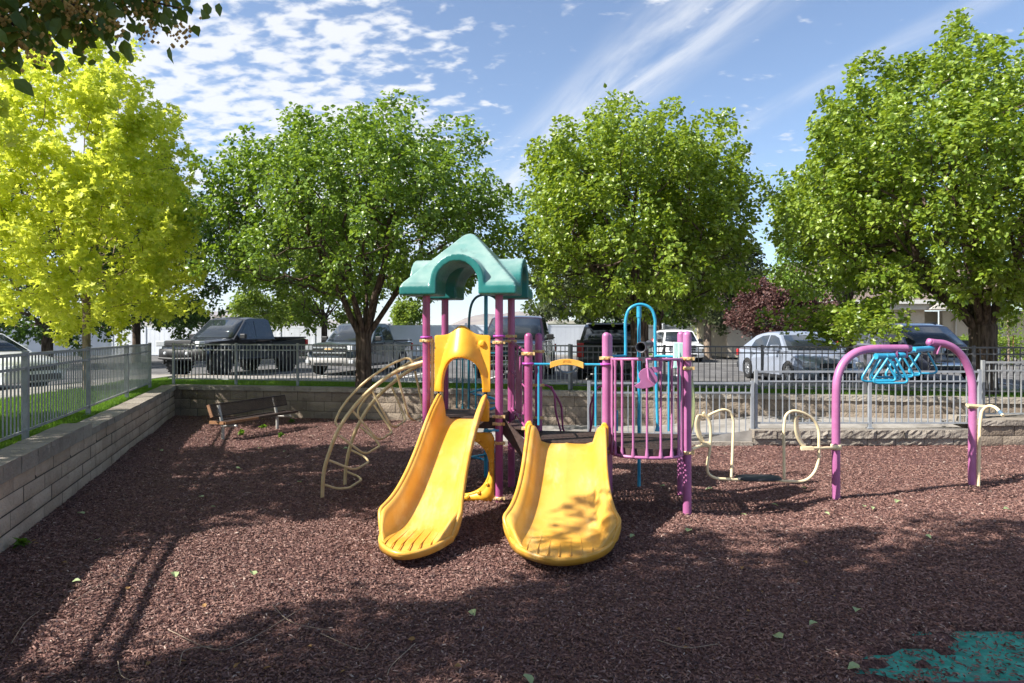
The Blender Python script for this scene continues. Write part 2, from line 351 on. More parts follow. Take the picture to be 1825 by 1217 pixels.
leafmat('leaf_plum', [(0.060, 0.028, 0.028), (0.12, 0.058, 0.052), (0.20, 0.11, 0.09)], (0.18, 0.07, 0.06), 0.25, 0.5, 0.35)
leafmat('leaf_linden', [(0.05, 0.09, 0.02), (0.085, 0.14, 0.03), (0.13, 0.18, 0.045)], (0.22, 0.32, 0.05), 0.4, 0.5, 0.4)
leafmat('flower_linden', [(0.55, 0.38, 0.15), (0.72, 0.55, 0.24), (0.62, 0.45, 0.18)], (0.8, 0.6, 0.22), 0.45, 0.7, 0.2)
leafmat('grass', [(0.05, 0.12, 0.012), (0.085, 0.17, 0.02), (0.13, 0.21, 0.035)], (0.22, 0.40, 0.03), 0.4, 0.6, 0.25)
pm('twig_pale', (0.30, 0.23, 0.17), 0.8, 0.2, 20)
leafmat('leaf_fallen', [(0.34, 0.44, 0.20), (0.44, 0.52, 0.27)], (0.4, 0.5, 0.2), 0.3, 0.5, 0.3)
leafmat('leaf_brown', [(0.30, 0.16, 0.06), (0.40, 0.24, 0.10)], (0.3, 0.2, 0.08), 0.2, 0.7, 0.2)
# mulch chips, one colour each
def mulchmat():
    m = bpy.data.materials.new('mulch'); m.use_nodes = True; nt = m.node_tree; b = nt.nodes['Principled BSDF']
    b.inputs['Roughness'].default_value = 0.62; b.inputs['Specular IOR Level'].default_value = 0.35
    g = N(nt, 'ShaderNodeNewGeometry'); cr = N(nt, 'ShaderNodeValToRGB'); L(nt, g.outputs['Random Per Island'], cr.inputs[0])
    st = [(0, (0.06, 0.032, 0.029)), (0.25, (0.135, 0.070, 0.059)), (0.6, (0.205, 0.108, 0.088)), (0.9, (0.275, 0.153, 0.122)), (0.975, (0.33, 0.21, 0.18)), (1.0, (0.46, 0.36, 0.30))]
    el = cr.color_ramp.elements; el[0].color = (*st[0][1], 1); el[1].color = (*st[-1][1], 1)
    for p, c in st[1:-1]: e = el.new(p); e.color = (*c, 1)
    L(nt, cr.outputs[0], b.inputs['Base Color']); M['mulch'] = m
mulchmat()
def mulchbase():
    m = pm('mulch_base', (0.06, 0.03, 0.028), 0.85, 0.4, 70, bump=1.5, bscale=55, col2=(0.22, 0.115, 0.10), spec=0.2, lo=0.3, hi=0.7)
mulchbase()
def stonemat(name, c1, c2):
    m = pm(name, c1, 0.92, 0.1, 1.7, bump=1.0, bscale=28, col2=c2, spec=0.2, island=0.5)
_sm = stonemat
def stonemat(name, c1, c2):
    _sm(name, c1, c2); nt = M[name].node_tree; b = nt.nodes['Principled BSDF']
    for col, sc, st, lo, hi, amt, sd in (((.09, .075, .06), 1.3, (1, 1, .45), .50, .72, .55, 2.0), ((.55, .50, .43), 7, (1, 1, 1), .60, .72, .5, 6.0), ((.07, .06, .05), 12, (1, 1, .5), .60, .74, .55, 9.0)):
        src = b.inputs['Base Color'].links[0].from_socket; t = N(nt, 'ShaderNodeTexCoord'); mp = N(nt, 'ShaderNodeMapping'); L(nt, t.outputs['Object'], mp.inputs[0]); mp.inputs['Scale'].default_value = st; mp.inputs['Location'].default_value = (sd, sd, sd)
        n = N(nt, 'ShaderNodeTexNoise'); L(nt, mp.outputs[0], n.inputs['Vector']); n.inputs['Scale'].default_value = sc; n.inputs['Detail'].default_value = 8; n.inputs['Roughness'].default_value = .7
        m = N(nt, 'ShaderNodeMix', data_type='RGBA'); L(nt, ramp01(nt, n.outputs[0], lo, hi, 0, amt), m.inputs[0]); L(nt, src, m.inputs[6]); m.inputs[7].default_value = (*col, 1); L(nt, m.outputs[2], b.inputs['Base Color'])
stonemat('block_grey', (0.38, 0.295, 0.225), (0.56, 0.455, 0.36)); stonemat('block_tan', (0.19, 0.15, 0.115), (0.33, 0.27, 0.21)); pm('joint', (0.07, 0.06, 0.05), 0.95, 0.2); stonemat('cap_stone', (0.22, 0.19, 0.16), (0.36, 0.32, 0.27))

# ------------------------------------------------------------------ layout lines
def lw(Y): return -4.56-0.343*(Y-6.08)              # foot of left wall: x at distance Y
LE = Vector((-0.3245, 0.9459, 0)); LN = Vector((0.9459, 0.3245, 0))     # along it (away), and its normal into the yard
CORNER = Vector((lw(16.4), 16.4, 0))
BD = Vector((0.9826, -0.1857, 0)); BN = Vector((0.1857, 0.9826, 0))     # back wall: along (right), outward (away)
def bw(s, d=0.0, z=0.0): p = CORNER+BD*s+BN*d; return Vector((p.x, p.y, z))   # s metres along back wall, d behind its face
def lwp(t, d=0.0, z=0.0): p = CORNER-LE*t-LN*d; return Vector((p.x, p.y, z))  # t metres from corner towards camera, d outside
WT = 0.72; RZ = 0.54                                # wall top, road level
rng = np.random.default_rng(7); random.seed(7)

# ------------------------------------------------------------------ ground, road, paths
def sheet(name, poly, z, mat, kind='structure', bottom=None, parent=None):
    mb = MB(); n = len(poly)
    top = [Vector((p[0], p[1], z if len(p) < 3 else p[2])) for p in poly]
    mb.add(top, [tuple(range(n))])
    if bottom is not None:
        lo = [Vector((p.x, p.y, bottom)) for p in top]
        for i in range(n):
            j = (i+1) % n; mb.add([top[i], top[j], lo[j], lo[i]], [(0, 1, 2, 3)])
    o = mb.build(name, M[mat], parent); tag(o, kind=kind); return o
def xy(v, z=None): return (v.x, v.y) if z is None else (v.x, v.y, z)
# far ground: everything beyond the yard walls (the yard itself lies lower)
g = MB()
SB = 26.0   # end of back wall (metres along)
A = bw(-0.3, 0.32); B = bw(SB, 0.32)
for q in ([(-6000, A.y), (A.x, A.y), (A.x, 9000), (-6000, 9000)], [(A.x, A.y), (B.x, B.y), (B.x, 9000), (A.x, 9000)], [(B.x, -3000), (6000, -3000), (6000, 9000), (B.x, 9000)],
          [(-6000, -3000), (lwp(26, .32).x, -3000), (lwp(26, .32).x, lwp(26, .32).y), (A.x, A.y), (-6000, A.y)]):
    g.add([(p[0], p[1], 0.42) for p in q], [tuple(range(len(q)))])
tag(g.build('ground', M['ground_far']), kind='structure')
sheet('asphalt_lot', [xy(bw(-45, 4.1)), xy(bw(45, 4.1)), xy(bw(45, 31)), xy(bw(-45, 31))], RZ, 'asphalt')
sheet('asphalt_side', [(-60, 2), (-11.6, 2), (-11.6, 21.5), (-60, 30)], RZ-0.006, 'asphalt')
# strip behind the back wall: turf, pavement, kerb
sheet('turf_strip', [xy(bw(-2.2, .30)), xy(bw(SB, .30)), xy(bw(SB, 2.5)), xy(bw(-2.2, 2.5))], WT-0.035, 'soil', bottom=0.3)
sheet('pavement', [xy(bw(-2.2, 2.5)), xy(bw(SB, 2.5)), xy(bw(SB, 4.0)), xy(bw(-2.2, 4.0))], WT-0.03, 'concrete', bottom=0.3)
sheet('kerb', [xy(bw(-3.6, 4.0)), xy(bw(SB, 4.0)), xy(bw(SB, 4.15)), xy(bw(-3.6, 4.15))], WT-0.025, 'cap_stone', bottom=0.3)
# left: turf between wall and side pavement
sheet('side_turf', [xy(lwp(26, .30)), xy(lwp(-.4, .30)), xy(bw(-2.2, .3)), xy(bw(-2.2, 2.5)), (-10.25, 20.4), (-9.75, 12.0), (-9.4, 2.0), (-9.0, -8)], WT-0.04, 'soil', bottom=0.3)
sheet('side_pavement', [(-9.0, -8), (-9.4, 2.0), (-9.75, 12.0), (-10.25, 20.4), (-10.35, 21.1), (-11.5, 21.4), (-11.3, 12), (-11.0, 2), (-10.6, -8)], WT-0.03, 'concrete', bottom=0.3)
# far side of the lot: kerb, turf
sheet('far_turf', [xy(bw(-45, 27.6)), xy(bw(45, 27.6)), xy(bw(60, 60)), xy(bw(-60, 60))], RZ+0.10, 'soil', bottom=0.3)
sheet('far_kerb', [xy(bw(-45, 27.4)), xy(bw(5, 27.4)), xy(bw(5, 27.6)), xy(bw(-45, 27.6))], RZ+0.12, 'kerb_red', bottom=0.3)
sheet('far_pavement', [xy(bw(5, 26.4)), xy(bw(45, 26.4)), xy(bw(45, 27.6)), xy(bw(5, 27.6))], RZ+0.12, 'concrete', bottom=0.3)
ln = MB()
for s in (15.2, 18.2, 21.2, 24.2, 12.2, 9.3, 6.3, 3.4, .5): ln.beam(bw(s, 4.4, RZ+.004), bw(s, 9.6, RZ+.004), 0.1, 0.002)
ln.beam(bw(6, 19.5, RZ+.004), bw(24, 19.5, RZ+.004), 0.12, 0.002)
tag(ln.build('road_marking', M['line_white']), kind='structure')

# mulch bed: fine sheet, uneven, dipping where the rubber mat shows
def mat_mask(x, y):
    # 1 where the teal mat lies bare
    n1 = mnoise.noise(Vector((x*0.9, y*1.9, 3.1)))*0.55+mnoise.noise(Vector((x*5.2, y*9, 7.7)))*0.38+mnoise.noise(Vector((x*13, y*22, 1.7)))*0.28
    d = 1.0-math.hypot((x-3.05)/1.05, (y-4.02)/0.50)
    return d*1.5+n1*1.25
PX0, PX1, PY0, PY1 = -10.5, 15.5, -9.0, 18.0
nx, ny = 210, 230
xs = np.linspace(PX0, PX1, nx)
ys = np.concatenate([np.linspace(PY0, 2.5, 40, endpoint=False), np.linspace(2.5, PY1, ny-40)])
def mulch_h(x, y):
    h = 0.035*mnoise.noise(Vector((x*.55, y*.55, 0)))+0.016*mnoise.noise(Vector((x*2.6, y*2.6, 5)))
    for cx_, cy_, r_, d_ in ((-.9, 5.45, .55, .05), (.35, 5.4, .7, .05), (3.0, 7.75, .7, .045), (-2.1, 8.4, .5, .03)):
        h -= d_*math.exp(-((x-cx_)**2+(y-cy_)**2)/(r_*r_))-d_*.45*math.exp(-((math.hypot(x-cx_, y-cy_)-r_*1.6)/(r_*.5))**2)*.6
    return h
rows = []
for y in ys:
    r = []
    for x in xs:
        z = mulch_h(x, y)
        if 1.6 < x < 5.2 and 3.0 < y < 5.0:
            if mat_mask(x, y) > 0.34: z = min(z, -0.045)-0.02
        # keep the sheet inside the yard walls
        xl = lw(y)-0.12; xx = max(x, xl) if y < 16.6 else x
        yb = CORNER.y+0.1-0.189*(xx-CORNER.x); yy = min(y, yb)
        r.append((xx, yy, z))
    rows.append(r)
V = np.array(rows).reshape(-1, 3); idx = np.arange(len(ys)*nx).reshape(len(ys), nx)
F = np.stack([idx[:-1, :-1].ravel(), idx[:-1, 1:].ravel(), idx[1:, 1:].ravel(), idx[1:, :-1].ravel()], 1)
tag(np_mesh('mulch_bed', V, F, M['mulch_base'], smooth=True, nper=4), kind='structure')
pm('mat_teal', (0.02, 0.28, 0.21), 0.75, 0.2, 14, bump=0.5, bscale=200, col2=(0.07, 0.42, 0.33)); overlay('mat_teal', (0.10, 0.09, 0.075), 9, (1, 1, 1), .5, .68, .6); pm('mat_plum', (0.13, 0.05, 0.065), 0.8, 0.2, 14, bump=0.5, bscale=200)
tm = MB(); tm.box((3.9, 3.95, -0.035), (4.6, 2.1, 0.03)); tag(tm.build('rubber_surface', M['mat_teal']), kind='structure')
tm = MB(); tm.box((4.2, 3.66, -0.016), (3.9, 0.40, 0.05), rz=0.03); tag(tm.build('rubber_edging', M['mat_plum']), kind='structure')

# chips on top
def chips(n, xlo, xhi, ylo, yhi, size, seed):
    r = np.random.default_rng(seed)
    x = r.uniform(xlo, xhi, n); y = r.uniform(ylo, yhi, n)
    ok = (x > -4.56-0.343*(y-6.08)+0.01) & (y < CORNER.y-0.02-0.189*(x-CORNER.x))
    ok &= ~((x > -0.9) & (y > 11.95)) 
    ok &= np.abs(x) < y*0.80+1.6
    x, y = x[ok], y[ok]; n = len(x)
    z = np.empty(n); keep = np.ones(n, bool)
    for i in range(n):
        z[i] = mulch_h(x[i], y[i])
        if 1.6 < x[i] < 5.2 and y[i] < 5.0:
            mm = mat_mask(x[i], y[i])
            if mm > 0.34:
                z[i] = -0.012
                if r.random() < 0.70: keep[i] = False
        if y[i] < 3.86 and x[i] > 2.8 and r.random() < .8: keep[i] = False
    x, y, z = x[keep], y[keep], z[keep]; n = len(x)
    Ls = size*r.uniform(0.55, 1.7, n); W = size*r.uniform(0.22, 0.5, n); H = size*r.uniform(0.10, 0.32, n)
    a = r.uniform(0, 2*math.pi, n); pt = r.normal(0, 0.33, n); ro = r.normal(0, 0.6, n)
    # 6 vertices: a bent blade with a ridge
    T = np.array([(-.5, 0, 0), (0, -.5, 0), (.5, .1, 0), (.05, .5, 0), (-.2, .1, 1), (.2, -.05, .9)])
    P = np.empty((n, 6, 3)); j = r.uniform(-.14, .14, (n, 6, 3))
    P[:, :, 0] = (T[None, :, 0]+j[:, :, 0])*Ls[:, None]; P[:, :, 1] = (T[None, :, 1]+j[:, :, 1])*W[:, None]; P[:, :, 2] = (T[None, :, 2]+j[:, :, 2]*.5)*H[:, None]
    cr, sr = np.cos(ro)[:, None], np.sin(ro)[:, None]; Y = P[:, :, 1]*cr-P[:, :, 2]*sr; Z = P[:, :, 1]*sr+P[:, :, 2]*cr
    cp, spp = np.cos(pt)[:, None], np.sin(pt)[:, None]; X = P[:, :, 0]*cp-Z*spp; Z = P[:, :, 0]*spp+Z*cp
    ca, sa = np.cos(a)[:, None], np.sin(a)[:, None]
    P[:, :, 0] = X*ca-Y*sa+x[:, None]; P[:, :, 1] = X*sa+Y*ca+y[:, None]; P[:, :, 2] = Z+z[:, None]+r.uniform(0.0, 0.014, n)[:, None]
    Ft = np.array([(0, 1, 4), (1, 5, 4), (1, 2, 5), (2, 3, 5), (3, 4, 5), (3, 0, 4)])
    F = (Ft[None]+6*np.arange(n)[:, None, None]).reshape(-1, 3)
    return P.reshape(-1, 3), F
Vs, Fs, b = [], [], 0
for (n, a0, a1, b0, b1, s, sd) in ((95000, -6, 6, 2.6, 5.0, 0.029, 1), (100000, -7, 7, 5.0, 7.2, 0.030, 2), (110000, -8.5, 9.5, 7.2, 10.2, 0.032, 3), (80000, -9, 11.5, 10.2, 17, 0.038, 4)):
    v, f = chips(n, a0, a1, b0, b1, s, sd); Vs.append(v); Fs.append(f+b); b += len(v)
tag(np_mesh('mulch_chips', np.concatenate(Vs), np.concatenate(Fs), M['mulch']), kind='stuff')

# grass blades
def grass(name, sampler, n, h, seed, w=0.006):
    r = np.random.default_rng(seed); P = np.array([sampler(r) for _ in range(n)])
    a = r.uniform(0, 2*math.pi, n); hh = h*r.uniform(.5, 1.3, n); lean = r.uniform(0, .8, n)*hh
    dx, dy = np.cos(a), np.sin(a); b2 = r.uniform(0, 2*math.pi, n); ex, ey = np.cos(b2)*lean, np.sin(b2)*lean
    V = np.empty((n, 3, 3)); V[:, 0] = P-np.stack([dx*w, dy*w, np.zeros(n)], 1); V[:, 1] = P+np.stack([dx*w, dy*w, np.zeros(n)], 1); V[:, 2] = P+np.stack([ex, ey, hh], 1)
    o = np_mesh(name, V.reshape(-1, 3), np.arange(n*3).reshape(-1, 3), M['grass']); tag(o, kind='stuff'); return o
def s_back(r):
    p = bw(r.uniform(-2.2, 22), 0.31+2.15*r.random()**1.5); return (p.x, p.y, WT-.035)
def s_left(r):
    t = r.uniform(-2.5, 12); d = r.uniform(0.31, 4.2); p = lwp(t, d)
    if p.x < -9.8-0.05*(p.y-12): p = lwp(t, r.uniform(.31, 1.6))
    return (p.x, p.y, WT-.04)
def s_far(r):
    p = bw(r.uniform(-6, 42), 27.7+9*r.random()); return (p.x, p.y, RZ+.10)
grass('grass_strip', s_back, 52000, 0.055, 11); grass('side_grass', s_left, 95000, 0.055, 12, 0.006); grass('far_grass', s_far, 40000, 0.10, 13, 0.02)

# distant hills
def hills(name, x0, x1, Y, prof, seed):
    """prof: list of (photo x, photo y of the crest)"""
    xsn = np.linspace(x0, x1, 150); rows = []
    for k in range(14):
        u = k/13; r = []
        for xx in xsn:
            cy = np.interp(xx, [p[0] for p in prof], [p[1] for p in prof]); top = (HZ-cy)*Y/FPX*1.0
            D = Y*(0.72+0.28*u); X = (xx-912.5)*Y/FPX*(0.9+0.1*u)
            h = top*(u**1.2)*(1+0.25*(1-u)*mnoise.noise(Vector((xx*.03, u*3, seed)))*2)+0.03*top*mnoise.fractal(Vector((xx*.06, u*4, seed)), 1, 2, 4)
            r.append((X, D, max(0, h)))
        rows.append(r)
    mb = MB(); mb.grid(rows, True)
    b = [(p[0], p[1]+Y*0.15, -5) for p in rows[-1]]; mb.grid([rows[-1], b], True)
    tag(mb.build(name, M['hills']), kind='structure')
hills('hills', 740, 1100, 7000, [(740, 592), (800, 580), (830, 566), (862, 558), (890, 560), (925, 554), (950, 556), (985, 566), (1010, 577), (1060, 583), (1100, 590)], 2)
hills('far_hills', -200, 860, 9000, [(-200, 585), (100, 575), (300, 562), (400, 553), (450, 551), (500, 558), (560, 566), (640, 574), (740, 577), (860, 585)], 5)

# ------------------------------------------------------------------ block retaining walls
def block_wall(name, label, o0, d, nin, length, courses, ch, z0, cap_h, cap_w, mat, seed, bl=0.43, rough=0.012, cap_step=None, thick=0.3, uneven=0.0):
    """o0 foot of the face, d along, nin towards the yard (face normal)"""
    r = random.Random(seed); root = empty(name, xyv(o0), 0, label, 'retaining wall')
    mb = MB(); z = z0
    for c in range(courses):
        s = -bl*(0.5 if c % 2 else 0)-r.random()*0.05
        while s < length:
            w = bl*r.uniform(.96, 1.04); a, b = max(s, 0), min(s+w-0.009, length)
            if b-a > 0.04:
                off = r.uniform(-0.004, 0.004); nu, nv = max(2, int((b-a)/0.06)), 4; rows = []
                for j in range(nv+1):
                    row = []
                    for i in range(nu+1):
                        u, v = i/nu, j/nv; e = min(u, 1-u)*(b-a); f = min(v, 1-v)*ch; edge = min(1, min(e/0.03, f/0.03)) if min(e, f) < 0.03 else 1
                        q = a+(b-a)*u; hgt = z+ch*v-(0.004 if v == 1 else 0)+(0.004 if v == 0 else 0)
                        nz = mnoise.noise(Vector((q*9+seed, hgt*9, c*3.1)))+.6*mnoise.noise(Vector((q*23, hgt*23, seed)))
                        row.append(o0+d*q+nin*(off-0.012*(1-edge)+rough*(nz)*edge-0.012*c*0.5)+Vector((0, 0, hgt)))
                    rows.append(row)
                mb.grid(rows, rough < 0.02)
            s += w
        z += ch
    # back and core
    core = MB(); 
    for (a, b) in ((0.0, length),):
        c0 = o0-nin*(thick/2+0.03); core.beam(c0+d*a+Vector((0, 0, (z+z0)/2)), c0+d*b+Vector((0, 0, (z+z0)/2)), thick, z-z0-0.004)
    core.build('wall_core', M['joint'], root); mb.build('block_face', M[mat], root, recalc=False)
    cp = MB(); s = -0.02
    while s < length:
        w = 0.43*r.uniform(.9, 1.1); a, b = max(s, 0), min(s+w-0.007, length)
        if b-a > .05:
            zz = z+(0.0 if cap_step is None or a < cap_step else 0.075)+r.uniform(-.003, .003)
            nu = 6; top = []; o_ = r.uniform(-.006, .006)
            fr = [[o0+d*(a+(b-a)*i/nu)+nin*(0.03+o_+rough*1.3*mnoise.noise(Vector((a*7+i*1.3, j*2.1, seed))))+Vector((0, 0, zz+cap_h*j/3+(cap_step is not None and a >= cap_step and j == 0)*(-.075))) for i in range(nu+1)] for j in range(4)]
            cp.grid(fr, False)
            bk = [p-nin*(cap_w) for p in fr[-1]]; cp.grid([fr[-1], bk], False)
            cp.add([fr[0][0], fr[-1][0], bk[0], bk[0]-Vector((0, 0, cap_h))], [(0, 1, 2, 3)]); cp.add([fr[0][-1], fr[-1][-1], bk[-1], bk[-1]-Vector((0, 0, cap_h))], [(0, 1, 2, 3)])
            cp.add([bk[0], bk[-1], bk[-1]-Vector((0, 0, cap_h)), bk[0]-Vector((0, 0, cap_h))], [(0, 1, 2, 3)])
            cp.add([fr[0][0], fr[0][-1], bk[-1]-Vector((0, 0, cap_h)), bk[0]-Vector((0, 0, cap_h))], [(0, 1, 2, 3)])
        s += w
    cp.build('cap', M['cap_stone'], root, recalc=False)
    return root
def xyv(v): return (v.x, v.y, 0)
block_wall('retaining_wall', 'grey block retaining wall running along the left edge of the yard', CORNER+LE*.25, -LE, LN, 24, 4, 0.165, -0.04, 0.09, 0.34, 'block_grey', 3, rough=0.005, cap_step=7.9, bl=.62)
block_wall('retaining_wall', 'tan block retaining wall across the back behind the bench', CORNER-BD*.25, BD, -BN, SB, 3, 0.225, -0.055, 0.10, 0.34, 'block_tan', 5, rough=0.010)

# ------------------------------------------------------------------ ramp walkway, its kerb walls
Q = gnd(1345, 797); YK = 11.9
def kp(px_, d=0.0, z=0.0): # point on the front kerb line under photo column px_
    return Vector(((px_-912.5)*YK/FPX, YK+d, z))
sheet('walkway', [(-1.1, 12.15, 0.03), (4.25, 12.02, .05), (4.25, 14.0, .05), (-1.1, 14.6, .03)], 0.0, 'concrete', bottom=-.3)
sheet('ramp', [(4.27, 12.0, 0.27), (14.5, 11.9, 0.34), (14.5, 12.6, .34), (4.9, 13.9, .28), (3.0, 14.1, .06), (3.0, 12.15, .06)], 0.0, 'concrete', bottom=-.3)
X1 = Vector((1, 0, 0)); Y1 = Vector((0, -1, 0))
block_wall('kerb_wall', 'pale rough stone kerb below the higher grey railing on the right', Vector((4.22, 11.92, 0)), X1, Y1, 3.9, 1, 0.13, 0.0, 0.14, 0.28, 'cap_stone', 8, rough=0.03, bl=0.5)
block_wall('corner_wall', 'low dark block wall at the right end behind the cream handle', Vector((8.14, 11.86, 0)), X1, Y1, 6.5, 2, 0.18, 0.0, 0.09, 0.9, 'block_tan', 9, rough=0.010)
mb = MB(); mb.beam(Vector((-1.1, 12.10, .0)), Vector((4.2, 11.95, .0)), .1, .12); mb.build('kerb', M['cap_stone'])['kind'] = 'structure'

# ------------------------------------------------------------------ railings
def fence(name, label, pts, z0, z1, zpost, posts, spacing, mat, picket_top=None, second=0.13, pk=0.016, rail=0.035, post=0.05, zend=None):
    """pts: function s->Vector(x,y,0) on the fence line; posts: list of s. z may slope: z0,z1 as functions of s or floats"""
    fz = lambda z, s: z(s) if callable(z) else z
    root = empty(name, xyv(pts(posts[0])), 0, label, 'fence')
    for s in posts:
        p = pts(s); mb = MB(); mb.box((p.x, p.y, (fz(zpost, s)+fz(z1, s)+.02)/2), (post, post, fz(z1, s)+.02-fz(zpost, s)), rz=math.atan2((pts(posts[-1])-pts(posts[0])).y, (pts(posts[-1])-pts(posts[0])).x))
        mb.box((p.x, p.y, fz(zpost, s)+.012), (post*1.9, post*1.9, .016)); mb.build('post', M[mat], root)
    for a, b in zip(posts[:-1], posts[1:]):
        pa, pb = pts(a), pts(b); up = lambda p, z: Vector((p.x, p.y, z)); mb = MB(); d = (pb-pa).normalized(); e = d*post/2
        tra = fz(z1, a)-.02; trb = fz(z1, b)-.02
        mb.beam(up(pa+e, tra), up(pb-e, trb), rail*1.1, rail)
        mb.beam(up(pa+e, tra-second), up(pb-e, trb-second), rail*.8, rail*.8)
        mb.beam(up(pa+e, fz(z0, a)), up(pb-e, fz(z0, b)), rail*.8, rail*.8)
        mb.build('rail', M[mat], root)
        mb = MB(); n = max(2, round((b-a)/spacing))
        for i in range(1, n):
            s = a+(b-a)*i/n; p = pts(s); t = fz(z1, s)-(.03 if picket_top is None else picket_top)
            mb.box((p.x, p.y, (fz(z0, s)-.01+t)/2), (pk, pk, t-fz(z0, s)+.01), rz=math.atan2(d.y, d.x))
            if picket_top: mb.add([(p.x-pk/2, p.y-pk/2, t), (p.x+pk/2, p.y-pk/2, t), (p.x+pk/2, p.y+pk/2, t), (p.x-pk/2, p.y+pk/2, t), (p.x, p.y, t+.02)], [(0, 1, 4), (1, 2, 4), (2, 3, 4), (3, 0, 4)])
        mb.build('picket_panel', M[mat], root)
    return root
fence('fence', 'grey metal picket fence on the back wall in front of the two left pickups', lambda s: bw(s, .42), WT+.13, 1.71, WT-.04, [-0.35]+[1.35+1.62*i for i in range(6)], 0.098, 'fence_light')
fence('fence', 'grey picket fence coloured as if in shade on the back wall in front of the silver sedan', lambda s: bw(s, .42), WT+.10, 1.70, WT-.04, [9.5]+[9.5+2.0*i for i in range(1, 8)], 0.115, 'fence_shaded')
mbx = MB()
fence('fence', 'grey picket fence running along the left wall cap beside the grass', lambda s: lwp(-s, .45), WT+.10, 1.73, WT-.04, [-22.5, -19.6, -16.7, -13.9, -11.4, -8.75, -5.95, -3.1, -0.55], 0.115, 'fence_light', second=.16, post=.06, pk=.015)
fence('railing', 'lower light grey railing beside the walkway behind the glider', lambda s: Vector((s, 12.08, 0)), .19, 1.10, .03, [1.36, 4.25], 0.117, 'fence_ramp', picket_top=.07, second=.17, post=.05)
fence('railing', 'higher light grey railing on the stone kerb behind the pink arch', lambda s: Vector((s, 12.12, 0)), .37, 1.30, .27, [4.33, 6.35, 8.3], 0.117, 'fence_ramp', picket_top=.07, second=.17, post=.05)
fence('railing', 'grey railing on the low dark block wall at the far right', lambda s: Vector((s, 12.25, 0)), .52, 1.46, .44, [8.45, 10.4, 12.4], 0.117, 'fence_light', picket_top=.05, second=.15)

# white vinyl fence far behind the lot
def vinyl(pts_, zb, zt, name='privacy_fence', label=''):
    root = empty(name, xyv(pts_[0]), 0, label, 'fence')
    for i, (p, q) in enumerate(zip(pts_[:-1], pts_[1:])):
        L_ = (q-p).length; n = max(1, round(L_/2.4)); d = (q-p)/n
        for k in range(n):
            a = p+d*k; b = a+d; fr = (i+(k/n))/max(1, len(pts_)-1); t = zt[i]+(zt[i+1]-zt[i])*k/n; zz0 = zb
            mb = MB(); up = Vector((0, 0, 1)); dn = d.normalized()
            mb.beam(a+dn*.07+up*((zz0+t)/2-.02), b-dn*.07+up*((zz0+t)/2-.02), .04, t-zz0-.1)
            mb.beam(a+dn*.07+up*(t-.05), b-dn*.07+up*(t-.05), .06, .12); mb.beam(a+dn*.07+up*(zz0+.12), b-dn*.07+up*(zz0+.12), .06, .14)
            m = max(1, int(d.length/.28))
            for j in range(1, m): c = a+d*(j/m); mb.box((c.x, c.y, (zz0+t)/2), (.012, .05, t-zz0-.3), rz=math.atan2(d.y, d.x))
            mb.build('panel', M['vinyl'], root)
            mb = MB(); mb.box((a.x, a.y, (zz0+t+.08)/2), (.13, .13, t+.08-zz0), rz=math.atan2(d.y, d.x)); mb.box((a.x, a.y, t+.1), (.16, .16, .03)); mb.build('post', M['vinyl'], root)
    return root
vp = [at(-160, 595, 40), at(200, 595, 44), at(560, 595, 43), at(900, 595, 42), at(1120, 595, 43), at(1300, 595, 45)]
vp = [Vector((p.x, p.y, 0)) for p in vp]
vinyl(vp, .55, [2.26, 2.34, 2.45, 2.52, 2.50, 2.58], label='tall white vinyl privacy fence across the far side of the car park')

# ------------------------------------------------------------------ trees
LT = {
 'pear': (np.array([(0, 0, 0), (-.36, .28, .06), (-.30, .62, .07), (0, 1.0, -.10), (.30, .62, .07), (.36, .28, .06), (0, .5, -.03)]), np.array([(0, 6, 1), (1, 6, 2), (2, 6, 3), (3, 6, 4), (4, 6, 5), (5, 6, 0)])),
 'diamond': (np.array([(0, 0, 0), (-.36, .45, .08), (0, 1, 0), (.36, .45, .08)]), np.array([(0, 2, 1), (0, 3, 2)])),
 'maple': (np.array([(0, 0, 0), (-.45, .02, .03), (-.24, .28, .0), (-.58, .50, .06), (-.2, .55, -.02), (-.05, .97, -.08), (.2, .55, -.02), (.58, .50, .06), (.24, .28, 0), (.45, .02, .03), (0, .40, -.02)]),
           np.array([(0, 10, 1), (1, 10, 2), (2, 10, 3), (3, 10, 4), (4, 10, 5), (5, 10, 6), (6, 10, 7), (7, 10, 8), (8, 10, 9), (9, 10, 0)])),
}
def leaves(name, P, D, Nn, S, kind, mat, parent, width=1.0):
    T, Fc = LT[kind]; n = len(P)
    D = D/np.linalg.norm(D, axis=1, keepdims=True); X = np.cross(D, Nn); X /= np.maximum(np.linalg.norm(X, axis=1, keepdims=True), 1e-6); Z = np.cross(X, D)
    V = P[:, None, :]+S[:, None, None]*(T[None, :, 0, None]*width*X[:, None, :]+T[None, :, 1, None]*D[:, None, :]+T[None, :, 2, None]*Z[:, None, :])
    F = (Fc[None]+len(T)*np.arange(n)[:, None, None]).reshape(-1, 3)
    return np_mesh(name, V.reshape(-1, 3), F, mat, parent)
